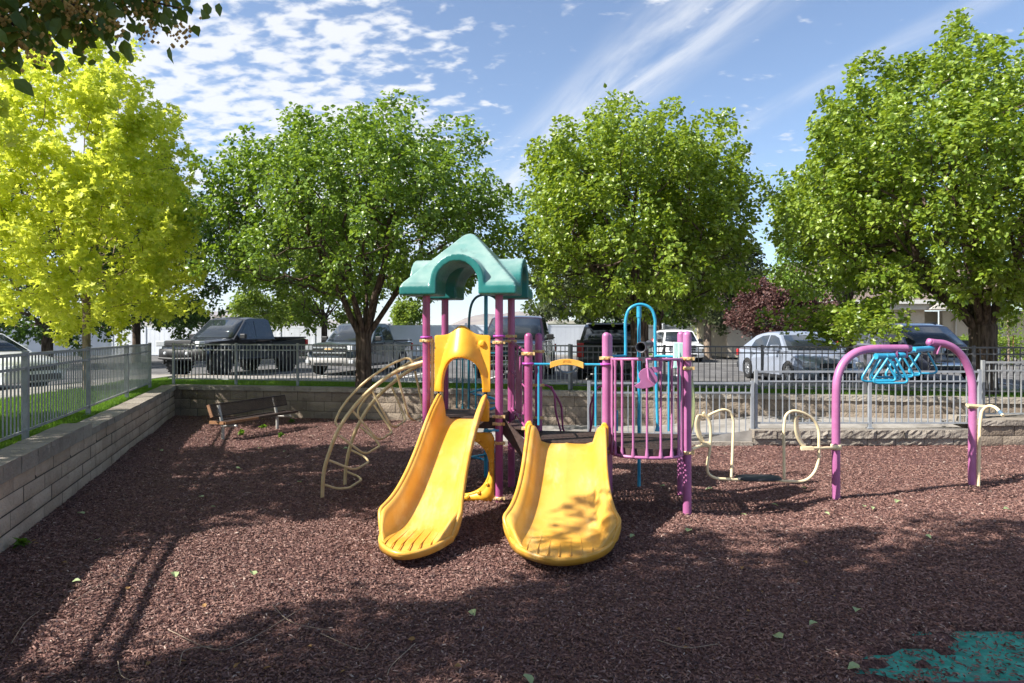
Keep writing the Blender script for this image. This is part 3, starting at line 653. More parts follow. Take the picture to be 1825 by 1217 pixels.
def make_tree(label, base, z_fork, r0, env, shoots, per, lsize, lmat, seed, kind='pear', bark='bark', cat='tree', name='broadleaf_tree', limbs=6, ry=0.85, shoot=(.45, .85), up=0.9, spread=.15, spikes=(), group=None, off=(0, 0), fill=.40, lump=.22, lean=(0, 0), hole=0.0, droop=.35, trunkname='trunk', zup=None, branchvis=1.0, twig=.006):
    """env: list of (z, r_left, r_right) world heights; off: shift of the crown centre"""
    r = np.random.default_rng(seed); root = empty(name, (base[0], base[1], base[2]), 0, label, cat, group)
    ez = np.array([e[0] for e in env]); el = np.array([e[1] for e in env]); er = np.array([e[2] for e in env])
    cx, cy = base[0]+off[0], base[1]+off[1]
    def rad(z, phi):
        c, s = np.cos(phi), np.sin(phi); rx = np.where(c > 0, np.interp(z, ez, er), np.interp(z, ez, el)); rm = (np.interp(z, ez, el)+np.interp(z, ez, er))/2*ry
        return 1/np.sqrt((c/np.maximum(rx, .05))**2+(s/np.maximum(rm, .05))**2)
    lob = [(r.uniform(0, 2*math.pi), r.uniform(ez[0], ez[-1]), r.uniform(-1, 1)) for _ in range(46)]
    H = ez[-1]-ez[0]
    def lumpf(z, phi):
        v = 0
        for (p, zz_, a) in lob:
            dp = np.abs((phi-p+math.pi) % (2*math.pi)-math.pi)*2.4; dz = (z-zz_)/(H*.13)
            v = v+a*np.exp(-(dp*dp*1.8+dz*dz))
        return 1+lump*np.clip(v, -1.2, 1)
    T = []
    wz = np.array([max(.02, np.interp(z, ez, el)+np.interp(z, ez, er)) for z in np.linspace(ez[0], ez[-1], 60)]); wz = wz**1.35; wz /= wz.sum()
    while len(T) < shoots:
        z = np.linspace(ez[0], ez[-1], 60)[r.choice(60, p=wz)]+r.uniform(-.5, .5)*H/60; phi = r.uniform(0, 2*math.pi)
        rho = r.random()**fill; rr = rad(z, phi)*lumpf(z, phi)
        x, y = cx+math.cos(phi)*rho*rr, cy+math.sin(phi)*rho*rr
        if hole and mnoise.noise(Vector((x*.9+seed, y*.9, z*.9))) < -0.38+hole and rho > .3: continue
        T.append((x, y, z, rho, phi))
    # skeleton
    fork = Vector((base[0]+lean[0], base[1]+lean[1], z_fork)); nodes = [Vector((base[0], base[1], base[2]-.1)), Vector((base[0]+lean[0]*.45, base[1]+lean[1]*.45, base[2]+(z_fork-base[2])*.5)), fork.copy()]; par = [-1, 0, 1]; dist = [0, 0, 0.0]
    zt = ez[-1]
    for k in range(limbs):
        a = 2*math.pi*(k+r.uniform(-.25, .25))/limbs; zl = ez[0]+H*r.uniform(.35, .75); rr = float(rad(zl, a))*r.uniform(.35, .62)
        tip = Vector((cx+math.cos(a)*rr, cy+math.sin(a)*rr, zl)); prev = 2; m = 7
        for i in range(1, m+1):
            t = i/m; horiz = t**0.8; vert = t**1.15
            p = Vector((fork.x+(tip.x-fork.x)*horiz, fork.y+(tip.y-fork.y)*horiz, fork.z+(tip.z-fork.z)*vert))+Vector(r.normal(0, .07, 3))*min(1, t*2)
            nodes.append(p); par.append(prev); dist.append(dist[prev]+(p-nodes[prev]).length); prev = len(nodes)-1
    p = fork.copy(); prev = 2
    for i in range(1, 7):
        q = Vector((fork.x+(cx-fork.x)*i/6, fork.y+(cy-fork.y)*i/6, fork.z+(ez[0]+H*.72-fork.z)*i/6))+Vector(r.normal(0, .08, 3)); nodes.append(q); par.append(prev); dist.append(dist[prev]+(q-nodes[prev]).length); prev = len(nodes)-1
    Tp = [Vector((t[0], t[1], t[2])) for t in T]
    order = sorted(range(len(Tp)), key=lambda i: (Tp[i]-fork).length)
    cap_ = len(nodes)+len(Tp)*9+10; NP = np.empty((cap_, 3)); ND = np.empty(cap_); 
    for i, q in enumerate(nodes): NP[i] = q; ND[i] = dist[i]
    ND[0] = ND[1] = 1e6; cnt = len(nodes); tips = []
    for oi in order:
        t = np.array(Tp[oi]); dd = np.linalg.norm(NP[:cnt]-t, axis=1); below = (NP[:cnt, 2]-t[2]); c = dd+.28*ND[:cnt]+np.maximum(0, below)*.5
        j = int(np.argmin(c)); L_ = dd[j]; m = min(8, max(1, int(math.ceil(L_/.38)))); a = NP[j].copy(); prev = j
        for i in range(1, m+1):
            u = i/m; q = a+(t-a)*u; q[2] += -.10*L_*math.sin(math.pi*u)*.6
            if i < m: q = q+r.normal(0, .035*min(1, L_), 3)
            NP[cnt] = q; ND[cnt] = ND[prev]+L_/m; par.append(prev); prev = cnt; cnt += 1
        tips.append((oi, prev))
    w = np.zeros(cnt)
    for _, j in tips: w[j] += 1
    for i in range(cnt-1, 0, -1): w[par[i]] += w[i]
    R_ = np.maximum(twig, r0*.92*(w/w[2])**.52); kids = [[] for _ in range(cnt)]
    for i in range(1, cnt): kids[par[i]].append(i)
    mb = MB()
    NP[0] = nodes[0]
    pts = [nodes[0], nodes[0]+Vector((0, 0, .18)), (nodes[0]+nodes[1])/2, nodes[1], (nodes[1]*.4+fork*.6), fork, fork+Vector((.02, 0, r0*1.5))]
    mb.tube(spline(pts, 3), [r0*x for x in np.interp(np.linspace(0, 1, 19), [0, .1, .35, .7, .83, .92, 1], [1.5, 1.12, 1.0, .97, 1.02, .75, .2])], 16)
    st = [(2, k) for k in kids[2]]
    while st:
        p_, c_ = st.pop(); chain = [p_, c_]; cur = c_
        while kids[cur]:
            ks = sorted(kids[cur], key=lambda q: -w[q]); 
            for o_ in ks[1:]: st.append((cur, o_))
            cur = ks[0]; chain.append(cur)
        if max(R_[i] for i in chain[1:]) < .008*branchvis and len(chain) < 3: pass
        rr = [R_[i] for i in chain]; rr[0] = min(rr[0], rr[1]*1.25); big = rr[1] > .03
        P_ = [Vector(NP[i]) for i in chain]
        if p_ == 2: P_[0] = P_[0]-Vector((0, 0, .22)); rr[0] = rr[1]*1.35
        mb.tube(P_, rr, 9 if big else 4, cap=False)
    mb.build(trunkname, M[bark], root, recalc=False)
    # leafy shoots
    Pn, Dn, Nn, Sn = [], [], [], []
    sh = []
    for (x, y, z, rho, phi) in T:
        o = np.array([x-cx, y-cy, (z-(ez[0]+H*.35))*.6]); o = o/max(1e-3, np.linalg.norm(o)); d = o*.75+np.array([0, 0, up])+r.normal(0, .25, 3)
        if z < ez[0]+H*.15: d[2] -= up*.8
        sh.append((np.array([x, y, z]), d/np.linalg.norm(d), r.uniform(*shoot)))
    for (X, Yd, z0_, z1_, n_) in spikes:      # leading shoots that stand out of the crown
        for k in range(n_):
            z = z0_-.15+(z1_-.42-z0_+.15)*k/n_; wv = .34*(1-k/n_)+.06; sh.append((np.array([X+r.normal(0, wv), Yd+r.normal(0, wv), z]), np.array([r.normal(0, .18), r.normal(0, .18), 1.0]), .45))
    for b, d, Ls in sh:
        n = max(3, int(per*Ls/.65*r.uniform(.6, 1.3))); u = r.random(n)**.8; a = np.cross(d, [.3, .5, .8]); a /= np.linalg.norm(a); c = np.cross(d, a); th = r.uniform(0, 2*math.pi, n); q = np.abs(r.normal(0, 1, n))*spread*(1.15-.75*u)
        rd = np.cos(th)[:, None]*a+np.sin(th)[:, None]*c; P = b+d*(u*Ls)[:, None]+rd*q[:, None]
        Dv = rd*.9+d*.35+np.array([0, 0, -droop])+r.normal(0, .35, (n, 3)); Nv = rd*.35+np.array([0, 0, .75])+r.normal(0, .55, (n, 3))
        Pn.append(P); Dn.append(Dv); Nn.append(Nv); Sn.append(lsize*r.uniform(.65, 1.25, n))
    P = np.concatenate(Pn); lc = leaves('crown', P-np.array(base), np.concatenate(Dn), np.concatenate(Nn), np.concatenate(Sn), kind, M[lmat], root)
    return root
def pw(x, Y, z): p = at(x, 595, Y); return (p.x, p.y, z)
TREES = True
if TREES:
    def env_px(cxpx, Y, rows):    # rows: (y, xleft, xright) photo pixels
        k = Y/FPX; return sorted([(CH-(y-HZ)*k, max(.15, (cxpx-a)*k), max(.15, (b-cxpx)*k)) for y, a, b in rows])
    Y = 15.8
    make_tree('broad green street tree behind the grey pickup, its forked trunk left of the slide tower', pw(648, Y, WT-.05), 2.0, .185,
              env_px(648, Y, [(268, 560, 770), (282, 515, 840), (310, 455, 890), (338, 408, 912), (370, 400, 930), (415, 400, 936), (455, 410, 925), (490, 435, 880), (510, 520, 740)]),
              760, 74, .094, 'leaf_pear', 21, limbs=8, name='pear_tree', hole=.04, lump=.42, group='street trees along the back wall',
              spikes=[(at(545, 0, Y).x, Y, at(0, 240, Y).z, at(0, 190, Y).z, 4), (at(625, 0, Y).x, Y, at(0, 235, Y).z, at(0, 185, Y).z, 5), (at(672, 0, Y).x, Y, at(0, 215, Y).z, at(0, 175, Y).z, 5), (at(718, 0, Y).x, Y-.3, at(0, 215, Y).z, at(0, 160, Y).z, 6), (at(792, 0, Y).x, Y, at(0, 245, Y).z, at(0, 195, Y).z, 5), (at(862, 0, Y).x, Y, at(0, 270, Y).z, at(0, 225, Y).z, 4)])
    Y = 15.0
    make_tree('bright green round street tree in the middle, above the blue fire pole arch', pw(1140, Y, WT-.05), 2.25, .20,
              env_px(1125, Y, [(262, 1060, 1190), (275, 1005, 1255), (298, 955, 1292), (330, 920, 1308), (365, 908, 1312), (420, 908, 1318), (480, 915, 1315), (515, 960, 1285), (540, 1020, 1230)]),
              760, 74, .094, 'leaf_pear_warm', 22, limbs=7, name='pear_tree', lump=.32, group='street trees along the back wall', off=(-.15, 0),
              spikes=[(at(1060, 0, Y).x, Y, at(0, 225, Y).z, at(0, 180, Y).z, 5), (at(1130, 0, Y).x, Y, at(0, 205, Y).z, at(0, 158, Y).z, 6), (at(1268, 0, Y).x, Y, at(0, 235, Y).z, at(0, 190, Y).z, 6), (at(1195, 0, Y).x, Y, at(0, 215, Y).z, at(0, 180, Y).z, 4), (at(1010, 0, Y).x, Y, at(0, 240, Y).z, at(0, 205, Y).z, 4)])
    Y = 14.2
    make_tree('largest bright green tree on the right, thick dark trunk beside the trimmed hedge', pw(1752, Y, WT-.05), 2.1, .26,
              env_px(1720, Y, [(160, 1600, 1800), (178, 1545, 1840), (200, 1495, 1880), (235, 1430, 1920), (265, 1385, 1960), (330, 1385, 1980), (400, 1400, 2000), (465, 1440, 1980), (500, 1500, 1900), (520, 1530, 1760)]),
              1100, 74, .102, 'leaf_pear_warm', 23, limbs=8, name='pear_tree', lump=.32, group='street trees along the back wall', off=(-.37, 0), fill=.36,
              spikes=[(at(1712, 0, Y).x, Y, at(0, 120, Y).z, at(0, 15, Y).z, 12), (at(1690, 0, Y).x, Y, at(0, 130, Y).z, at(0, 70, Y).z, 6), (at(1560, 0, Y).x, Y, at(0, 130, Y).z, at(0, 90, Y).z, 5), (at(1795, 0, Y).x, Y, at(0, 190, Y).z, at(0, 140, Y).z, 5), (at(1625, 0, Y).x, Y, at(0, 135, Y).z, at(0, 95, Y).z, 5), (at(1640, 0, Y).x, Y, at(0, 135, Y).z, at(0, 90, Y).z, 5)]+[(at(x_, 0, Y-1).x, Y-1+.2*k_, at(0, y_, Y-1).z, at(0, y_-30, Y-1).z, 6) for k_, (x_, y_) in enumerate(((1505, 580), (1530, 600), (1555, 590), (1578, 580), (1600, 560), (1525, 570), (1545, 610), (1515, 595), (1570, 565), (1620, 555), (1490, 570)))])
    Y = 18.6
    make_tree('dark lower green tree above the plum tree, left of the big right one', pw(1512, Y+2.5, RZ), 2.6, .15,
              env_px(1430, Y, [(335, 1340, 1400), (370, 1325, 1470), (430, 1325, 1540), (460, 1330, 1560), (485, 1345, 1560), (500, 1400, 1540)]),
              420, 60, .095, 'leaf_pear', 24, limbs=6, name='pear_tree', off=(-1.4, -2.2), group='street trees along the back wall')
    # yellow maples beyond the left fence
    mp = (-9.6, 15.4, WT-.05)
    make_tree('yellow green maple with a slim pale trunk behind the left fence', mp, 3.0, .085,
              [(2.5, .6, 1.1), (2.75, 1.7, 2.1), (3.3, 2.6, 2.2), (4.2, 3.0, 2.0), (5.3, 3.0, 1.5), (6.2, 2.4, 1.6), (7.2, 1.7, .9), (8.3, .7, .7)], 500, 62, .125, 'leaf_maple', 31, kind='maple', bark='bark_pale', limbs=7, up=.25, shoot=(.5, 1.0), spread=.17, name='maple_tree', droop=.2, lump=.3, twig=.008)
    make_tree('nearest yellow maple, its crown entering the photo at the left edge', (-8.8, 7.2, WT-.05), 2.9, .10,
              [(2.6, .8, 1.0), (3.3, 2.2, 2.1), (4.4, 2.8, 2.45), (5.6, 2.7, 2.3), (6.6, 2.2, 1.8), (7.6, 1.3, 1.0), (8.4, .4, .4)], 380, 62, .125, 'leaf_maple', 32, kind='maple', bark='bark_pale', limbs=7, up=.2, shoot=(.5, 1.0), spread=.18, name='maple_tree', droop=.2, lump=.3, twig=.008)
    # darker trees across the lot
    Y = 34
    make_tree('dark green tree between the yellow maple and the black pickup', pw(243, Y, RZ), 3.2, .19, env_px(290, Y, [(310, 260, 300), (350, 235, 330), (410, 190, 395), (460, 180, 420), (510, 185, 420), (550, 200, 380), (570, 230, 330)]), 260, 60, .17, 'leaf_dark', 41, limbs=6, off=(1.1, 0), shoot=(.8, 1.4), spread=.3, name='shade_tree', twig=.012)
    Y = 29
    make_tree('dark tree with a thick forked trunk at the left edge beyond the white car', pw(84, Y, RZ), 2.35, .22, env_px(60, Y, [(330, 20, 100), (400, -80, 160), (470, -110, 190), (520, -110, 200), (560, -80, 190), (585, -60, 130)]), 240, 60, .16, 'leaf_dark', 42, limbs=6, off=(-.5, 0), shoot=(.8, 1.3), spread=.3, name='shade_tree', twig=.012)
    Y = 38
    make_tree('mid green tree across the car park, seen under the crown of the street tree', pw(578, Y, RZ), 2.9, .17, env_px(560, Y, [(395, 500, 620), (440, 440, 680), (490, 425, 705), (530, 430, 700), (560, 470, 640), (575, 500, 600)]), 260, 50, .19, 'leaf_lime', 43, limbs=6, shoot=(.8, 1.4), spread=.3, name='shade_tree', twig=.012, off=(-.5, 0))
    Y = 47
    make_tree('olive green spreading tree behind the white shed roof', pw(1053, Y, RZ), 2.9, .22, env_px(1045, Y, [(440, 1000, 1090), (475, 960, 1130), (510, 945, 1150), (540, 965, 1140), (555, 1000, 1110)]), 240, 55, .22, 'leaf_olive', 44, bark='bark_pale', limbs=7, shoot=(.9, 1.5), spread=.35, name='shade_tree', twig=.014)
    Y = 38
    make_tree('tree with a pale trunk on the lawn left of the beige gable', pw(1261, Y, RZ+.1), 2.7, .21, env_px(1240, Y, [(430, 1200, 1290), (470, 1165, 1320), (510, 1160, 1330), (545, 1190, 1300), (560, 1220, 1290)]), 200, 50, .19, 'leaf_olive', 45, bark='bark_pale', limbs=6, shoot=(.8, 1.4), spread=.32, name='shade_tree', twig=.014)
    Y = 40
    make_tree('tree with a dark trunk just behind the blue arch, left of the white car', pw(1174, Y, RZ+.1), 2.7, .19, env_px(1165, Y, [(430, 1120, 1210), (480, 1090, 1240), (530, 1100, 1230), (555, 1130, 1200)]), 170, 50, .19, 'leaf_dark', 46, limbs=6, shoot=(.8, 1.4), spread=.3, name='shade_tree', twig=.014)
    Y = 30
    make_tree('dark red purple plum tree in front of the beige house', pw(1403, Y, RZ+.1), 1.75, .10, env_px(1405, Y, [(512, 1352, 1385), (530, 1338, 1420), (550, 1328, 1460), (566, 1322, 1480), (580, 1325, 1488), (592, 1345, 1475), (600, 1370, 1445)]), 330, 60, .12, 'leaf_plum', 47, limbs=7, shoot=(.5, .9), spread=.2, name='plum_tree', lump=.35, twig=.01)
    for (x, yb, yt, w, Yd, lab, lm, sd) in ((725, 583, 553, 17, 52, 'small pale green tree just behind the white fence, left of the tower', 'leaf_lime', 51), (318, 584, 545, 30, 56, 'low pale green tree behind the white fence above the black pickup', 'leaf_lime', 52), (455, 584, 528, 32, 50, 'light green tree behind the white fence between the two left pickups', 'leaf_lime', 53),
                                    (530, 584, 540, 34, 50, 'yellow green tree behind the white fence above the grey pickup', 'leaf_lime', 54), (20, 590, 500, 60, 50, 'green tree behind the white fence at the left edge', 'leaf_dark', 55), (1205, 584, 545, 45, 52, 'yellow green shrub tree rising behind the white fence right of the blue arch', 'leaf_lime', 56), (1300, 580, 520, 50, 55, 'tall bright green tree behind the beige gable', 'leaf_lime', 57), (1120, 580, 500, 60, 58, 'dark green tree behind the white fence and the middle trunk', 'leaf_dark', 58), (985, 582, 520, 40, 60, 'grey green tree behind the shed roof on the left', 'leaf_olive', 59)):
        make_tree(lab, pw(x, Yd, .5), 1.6, .10, env_px(x, Yd, [(yt, x-w*.3, x+w*.3), ((yt*2+yb)/3, x-w*.85, x+w*.85), ((yt+2*yb)/3, x-w, x+w), (yb, x-w*.7, x+w*.7)]), 90, 40, .22, lm, sd, limbs=4, shoot=(.6, 1.2), spread=.35, name='small_tree', twig=.014, kind='diamond')
    # trees beside and behind the viewer that shade the front of the yard
    for (bx, by, rr, zb, ztop, sd, lab) in ((-5.3, -.45, 3.9, 3.5, 9.2, 61, 'linden beside the viewer, its flowering branch hanging in at the top left corner'), (-2.5, 1.1, 3.4, 4.6, 9.6, 62, 'linden behind the viewer that shades the front of the mulch'),):
        H_ = ztop-zb
        make_tree(lab, (bx, by, 0.7 if bx < -6 else 0.0), zb-.9, .22, [(zb, rr*.35, rr*.4), (zb+.15*H_, rr*.85, rr*.85), (zb+.4*H_, rr, rr), (zb+.7*H_, rr*.8, rr*.8), (zb+H_, rr*.25, rr*.25)], 620, 60, .12, 'leaf_linden', sd, limbs=7, name='linden_tree', shoot=(.6, 1.0), spread=.22, ry=.9, lump=.3)

# ------------------------------------------------------------------ play structure
PA = Vector((.985, -.17, 0)).normalized(); PB = Vector((.17, .985, 0)).normalized()    # across (right) and back
P2 = Vector((-.15, 7.96, 0)); P1 = P2-PA*.88; P4 = P2+PB*.83; P3 = P1+PB*.83
FL = Vector((.185, 7.66, 0)); FR = FL+PA*.865; BL = FL+PB*.87; BR = FR+PB*.87; CR = FR+PA*.865; CB = CR+PB*.87
ps = empty('play_structure', ((P1.x+CR.x)/2, 8.1, 0), 0, 'purple post play structure with green roof, two yellow slides and a round balcony', 'playground set')
PR = .046
Z = lambda p, z: Vector((p.x, p.y, z))
def pz(y, Yd): return CH-(y-HZ)*Yd/FPX
def ring(mb, p, z, r=PR*1.22, h=.036):
    mb.lathe([(PR*.98, z-h/2), (r, z-h/2), (r*1.03, z), (r, z+h/2), (PR*.98, z+h/2)], Z(p, 0), seg=16)
def post(p, top, name='post', matn='purple', clamps=(), collars=(), lab=None, lugs=(-1, 1), dome=True):
    mb = MB(); mb.tube([Z(p, -.08), Z(p, .5), Z(p, 1.2), Z(p, top)], PR, 18, dome=dome)
    o = mb.build(name, M[matn], ps, recalc=False)
    if lab: o['label'] = lab
    for z in clamps:
        c = MB(); ring(c, p, z); 
        for s in lugs: c.box(Z(p, z)+PA*s*(PR+.016)-PB*.02, (.026, .024, .034), q=Matrix((PA, PB, Vector((0, 0, 1)))).transposed())
        c.box(Z(p, z)-PB*(PR+.012)+PA*.0, (.07, .012, .024), q=Matrix((PA, PB, Vector((0, 0, 1)))).transposed())
        for s in (-.022, .022): c.lathe([(.001, 0), (.007, 0), (.007, .004), (.001, .005)], Z(p, z)-PB*(PR+.018)+PA*s, axis=-PB, seg=8)
        c.build('clamp', M['gold'], o)
    for z in collars:
        c = MB(); pts = [Z(p, z)+Vector((math.cos(a), math.sin(a), 0))*(PR+.012) for a in np.linspace(0, 2*math.pi, 16, endpoint=False)]
        c.tube(pts, .013, 8, closed=True)
        for s in (-1, 1): c.tube([Z(p, z)+PA*s*PR, Z(p, z)+PA*s*(PR+.025)], .014, 8)
        c.build('collar', M['violet'], o)
post(P1, 2.42, clamps=(pz(607, 8.1),), collars=(pz(601, 8.1),), dome=False)
post(P2, 2.42, clamps=(pz(610, 7.96), pz(742, 7.96), pz(755, 7.96), pz(789, 7.96), .04), collars=(pz(599, 7.96),), dome=False)
post(P3, 2.42, dome=False); post(P4, 2.42, clamps=(pz(599, 8.77), pz(608, 8.77)), dome=False)
post(FL, pz(593, FL.y), clamps=(pz(630, FL.y), pz(763, FL.y)), collars=(pz(648, FL.y),))
post(BL, pz(593, BL.y), clamps=(pz(626, BL.y), pz(686, BL.y), pz(744, BL.y)))
post(FR, pz(592, FR.y), clamps=(pz(638, FR.y), pz(804, FR.y)), collars=(pz(649, FR.y),), matn='pink')
post(BR, pz(594, BR.y), matn='pink')
post(CR, pz(590, CR.y), clamps=(pz(639, CR.y), pz(656, CR.y), pz(806, CR.y)), matn='pink'); post(CB, pz(590, CB.y), clamps=(pz(636, CB.y), pz(647, CB.y)), matn='pink')

# roof: pyramid crossed by two barrel vaults, as one moulded shell
def roof():
    C = (P1+P4)/2; n = 0; W = .685; Ro, Ri = .318, .248; z0, ze = 2.40, 2.515; zs = 2.52      # eave bottom, eave top, vault spring
    def samples():
        s = set()
        for r_ in (Ro, Ri):
            for a in np.linspace(0, math.pi/2, 15): s.add(round(r_*math.sin(a), 4))
            s.add(round(r_+.006, 4))
        for v in np.linspace(Ro+.01, W, 14): s.add(round(float(v), 4))
        s = sorted(s); return [-v for v in reversed(s) if v > 0]+s
    S = samples()
    def outer(u, v):
        au, av = abs(u), abs(v); m = max(au, av)
        pyr = ze+(W-m)*1.06; pk = 3.21; 
        k = (pyr-pk)
        if k > -.07: pyr = pk-.07+.07*(1-math.exp(-(k+.07)/.07))*1.0
        z = pyr
        e = max(0, m-(W-.03)); z -= e*e*25
        for a in (au, av):
            if a < Ro: z = max(z, zs+.03+math.sqrt(Ro*Ro-a*a)*1.0)
        return z
    def inner(u, v):
        z = z0
        for a in (abs(u), abs(v)):
            if a < Ri: z = max(z, zs+math.sqrt(Ri*Ri-a*a)*1.06)
        return z
    mb = MB(); P = lambda u, v, z: C+PA*u+PB*v+Vector((0, 0, z))
    top = [[P(u, v, outer(u, v)) for u in S] for v in S]; bot = [[P(u, v, inner(u, v)) for u in S] for v in S]
    mb.grid(top); mb.grid(bot)
    for a, b in ((top[0], bot[0]), (top[-1], bot[-1]), ([r[0] for r in top], [r[0] for r in bot]), ([r[-1] for r in top], [r[-1] for r in bot])): mb.grid([a, b])
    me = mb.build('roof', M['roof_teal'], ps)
    bm = bmesh.new(); bm.from_mesh(me.data); bmesh.ops.remove_doubles(bm, verts=bm.verts, dist=1e-4); bmesh.ops.recalc_face_normals(bm, faces=bm.faces); bm.to_mesh(me.data); bm.free()
    r = me.modifiers.new('r', 'REMESH'); r.mode = 'VOXEL'; r.voxel_size = .011; r.use_smooth_shade = True
    s = me.modifiers.new('s', 'SMOOTH'); s.factor = .5; s.iterations = 7
    me['label'] = 'weathered teal pyramid roof with arched openings'
roof()
# arch lips around the vault mouths
C = (P1+P4)/2

# decks
def deck(name, corners, z, skirt=.13, bulge=None):
    mb = MB(); pts = [Z(c, z) for c in corners]
    if bulge: pts = bulge
    n = len(pts); lo = [p-Vector((0, 0, skirt)) for p in pts]
    hi = pts
    for i in range(n): j = (i+1) % n; mb.add([hi[i], hi[j], lo[j], lo[i]], [(0, 1, 2, 3)])
    o = mb.build(name, M['deck_brown'], ps, solid=.012)
    # perforated plate: strips with gaps
    g = MB(); cc = sum((Vector((p.x, p.y, 0)) for p in pts), Vector())/n
    us = [(p-cc).dot(PA) for p in pts]; vs_ = [(p-cc).dot(PB) for p in pts]
    def inside(u, v):
        c = False
        for i in range(n):
            j = (i-1) % n
            if (vs_[i] > v) != (vs_[j] > v) and u < (us[j]-us[i])*(v-vs_[i])/(vs_[j]-vs_[i])+us[i]: c = not c
        return c
    Qm = Matrix((PA, PB, Vector((0, 0, 1)))).transposed(); v = min(vs_)
    def spans(fix, lo_, hi_, f):
        k = 90; run = None; res = []
        for i in range(k+1):
            t = lo_+(hi_-lo_)*i/k
            if f(t, fix):
                run = (run[0], t) if run else (t, t)
            elif run: res.append(run); run = None
        if run: res.append(run)
        return res
    v = min(vs_)+.02
    while v < max(vs_):
        for a, b in spans(v, min(us), max(us), lambda t, f: inside(t, f)):
            if b-a > .03: g.beam(cc+PA*a+PB*v+Vector((0, 0, z-.004)), cc+PA*b+PB*v+Vector((0, 0, z-.004)), .017, .006)
        v += .034
    u = min(us)+.02
    while u < max(us):
        for a, b in spans(u, min(vs_), max(vs_), lambda t, f: inside(f, t)):
            if b-a > .03: g.beam(cc+PA*u+PB*a+Vector((0, 0, z-.0065)), cc+PA*u+PB*b+Vector((0, 0, z-.0065)), .015, .006)
        u += .045
    g.build('deck_plate', M['deck_brown'], o)
    return o
i_ = .03
deck('deck', [P1+PA*i_+PB*i_, P2-PA*i_+PB*i_, P4-PA*i_-PB*i_, P3+PA*i_-PB*i_], .97)
deck('deck', [FL+PA*i_+PB*i_, FR-PA*.01+PB*i_, BR-PA*.01-PB*i_, BL+PA*i_-PB*i_], .75)
bul = [Z(FR+PA*.01+PB*.0, .75)]
Bc = (FR+CR)/2; bul = [Z(CR-PA*i_+PB*i_, .745), Z(CB-PA*i_-PB*i_, .745), Z(BR+PA*.01-PB*i_, .745), Z(FR+PA*.01+PB*i_, .745)]
arc = [Z(Bc-PA*.345*math.cos(a)-PB*(.02+.27*math.sin(a)**.8), .745) for a in np.linspace(0, math.pi, 13)]
deck('deck', [], .745, .10, bulge=[Z(FR+PA*.02+PB*.03, .745)]+arc+[Z(CR-PA*.02+PB*.03, .745), Z(CB-PA*i_-PB*i_, .745), Z(BR+PA*.02-PB*i_, .745)])
# brown side boards stepping from the tower down to the wide slide deck
mb = MB(); mb.add([Z(P2, .975)+PA*.05, Z(FL, .74)-PA*.03+PB*.02, Z(FL, .50)-PA*.03+PB*.02, Z(P2, .78)+PA*.05], [(0, 1, 2, 3)]); mb.build('step_board', M['deck_brown'], ps, solid=.012)
mb = MB(); mb.add([Z(P4, .90)+PA*.05, Z(BL, .75)-PA*.03, Z(BL, .55)-PA*.03, Z(P4, .70)+PA*.05], [(0, 1, 2, 3)]); mb.build('step_board', M['deck_brown'], ps, solid=.012)
mb = MB(); mb.add([Z(P2, .86)+PA*.06+PB*.05, Z(FL, .86)-PA*.02+PB*.1, Z(BL, .86)-PA*.02-PB*.05, Z(P4, .86)+PA*.06-PB*.05], [(0, 1, 2, 3)]); mb.build('step', M['deck_brown'], ps, solid=.02)

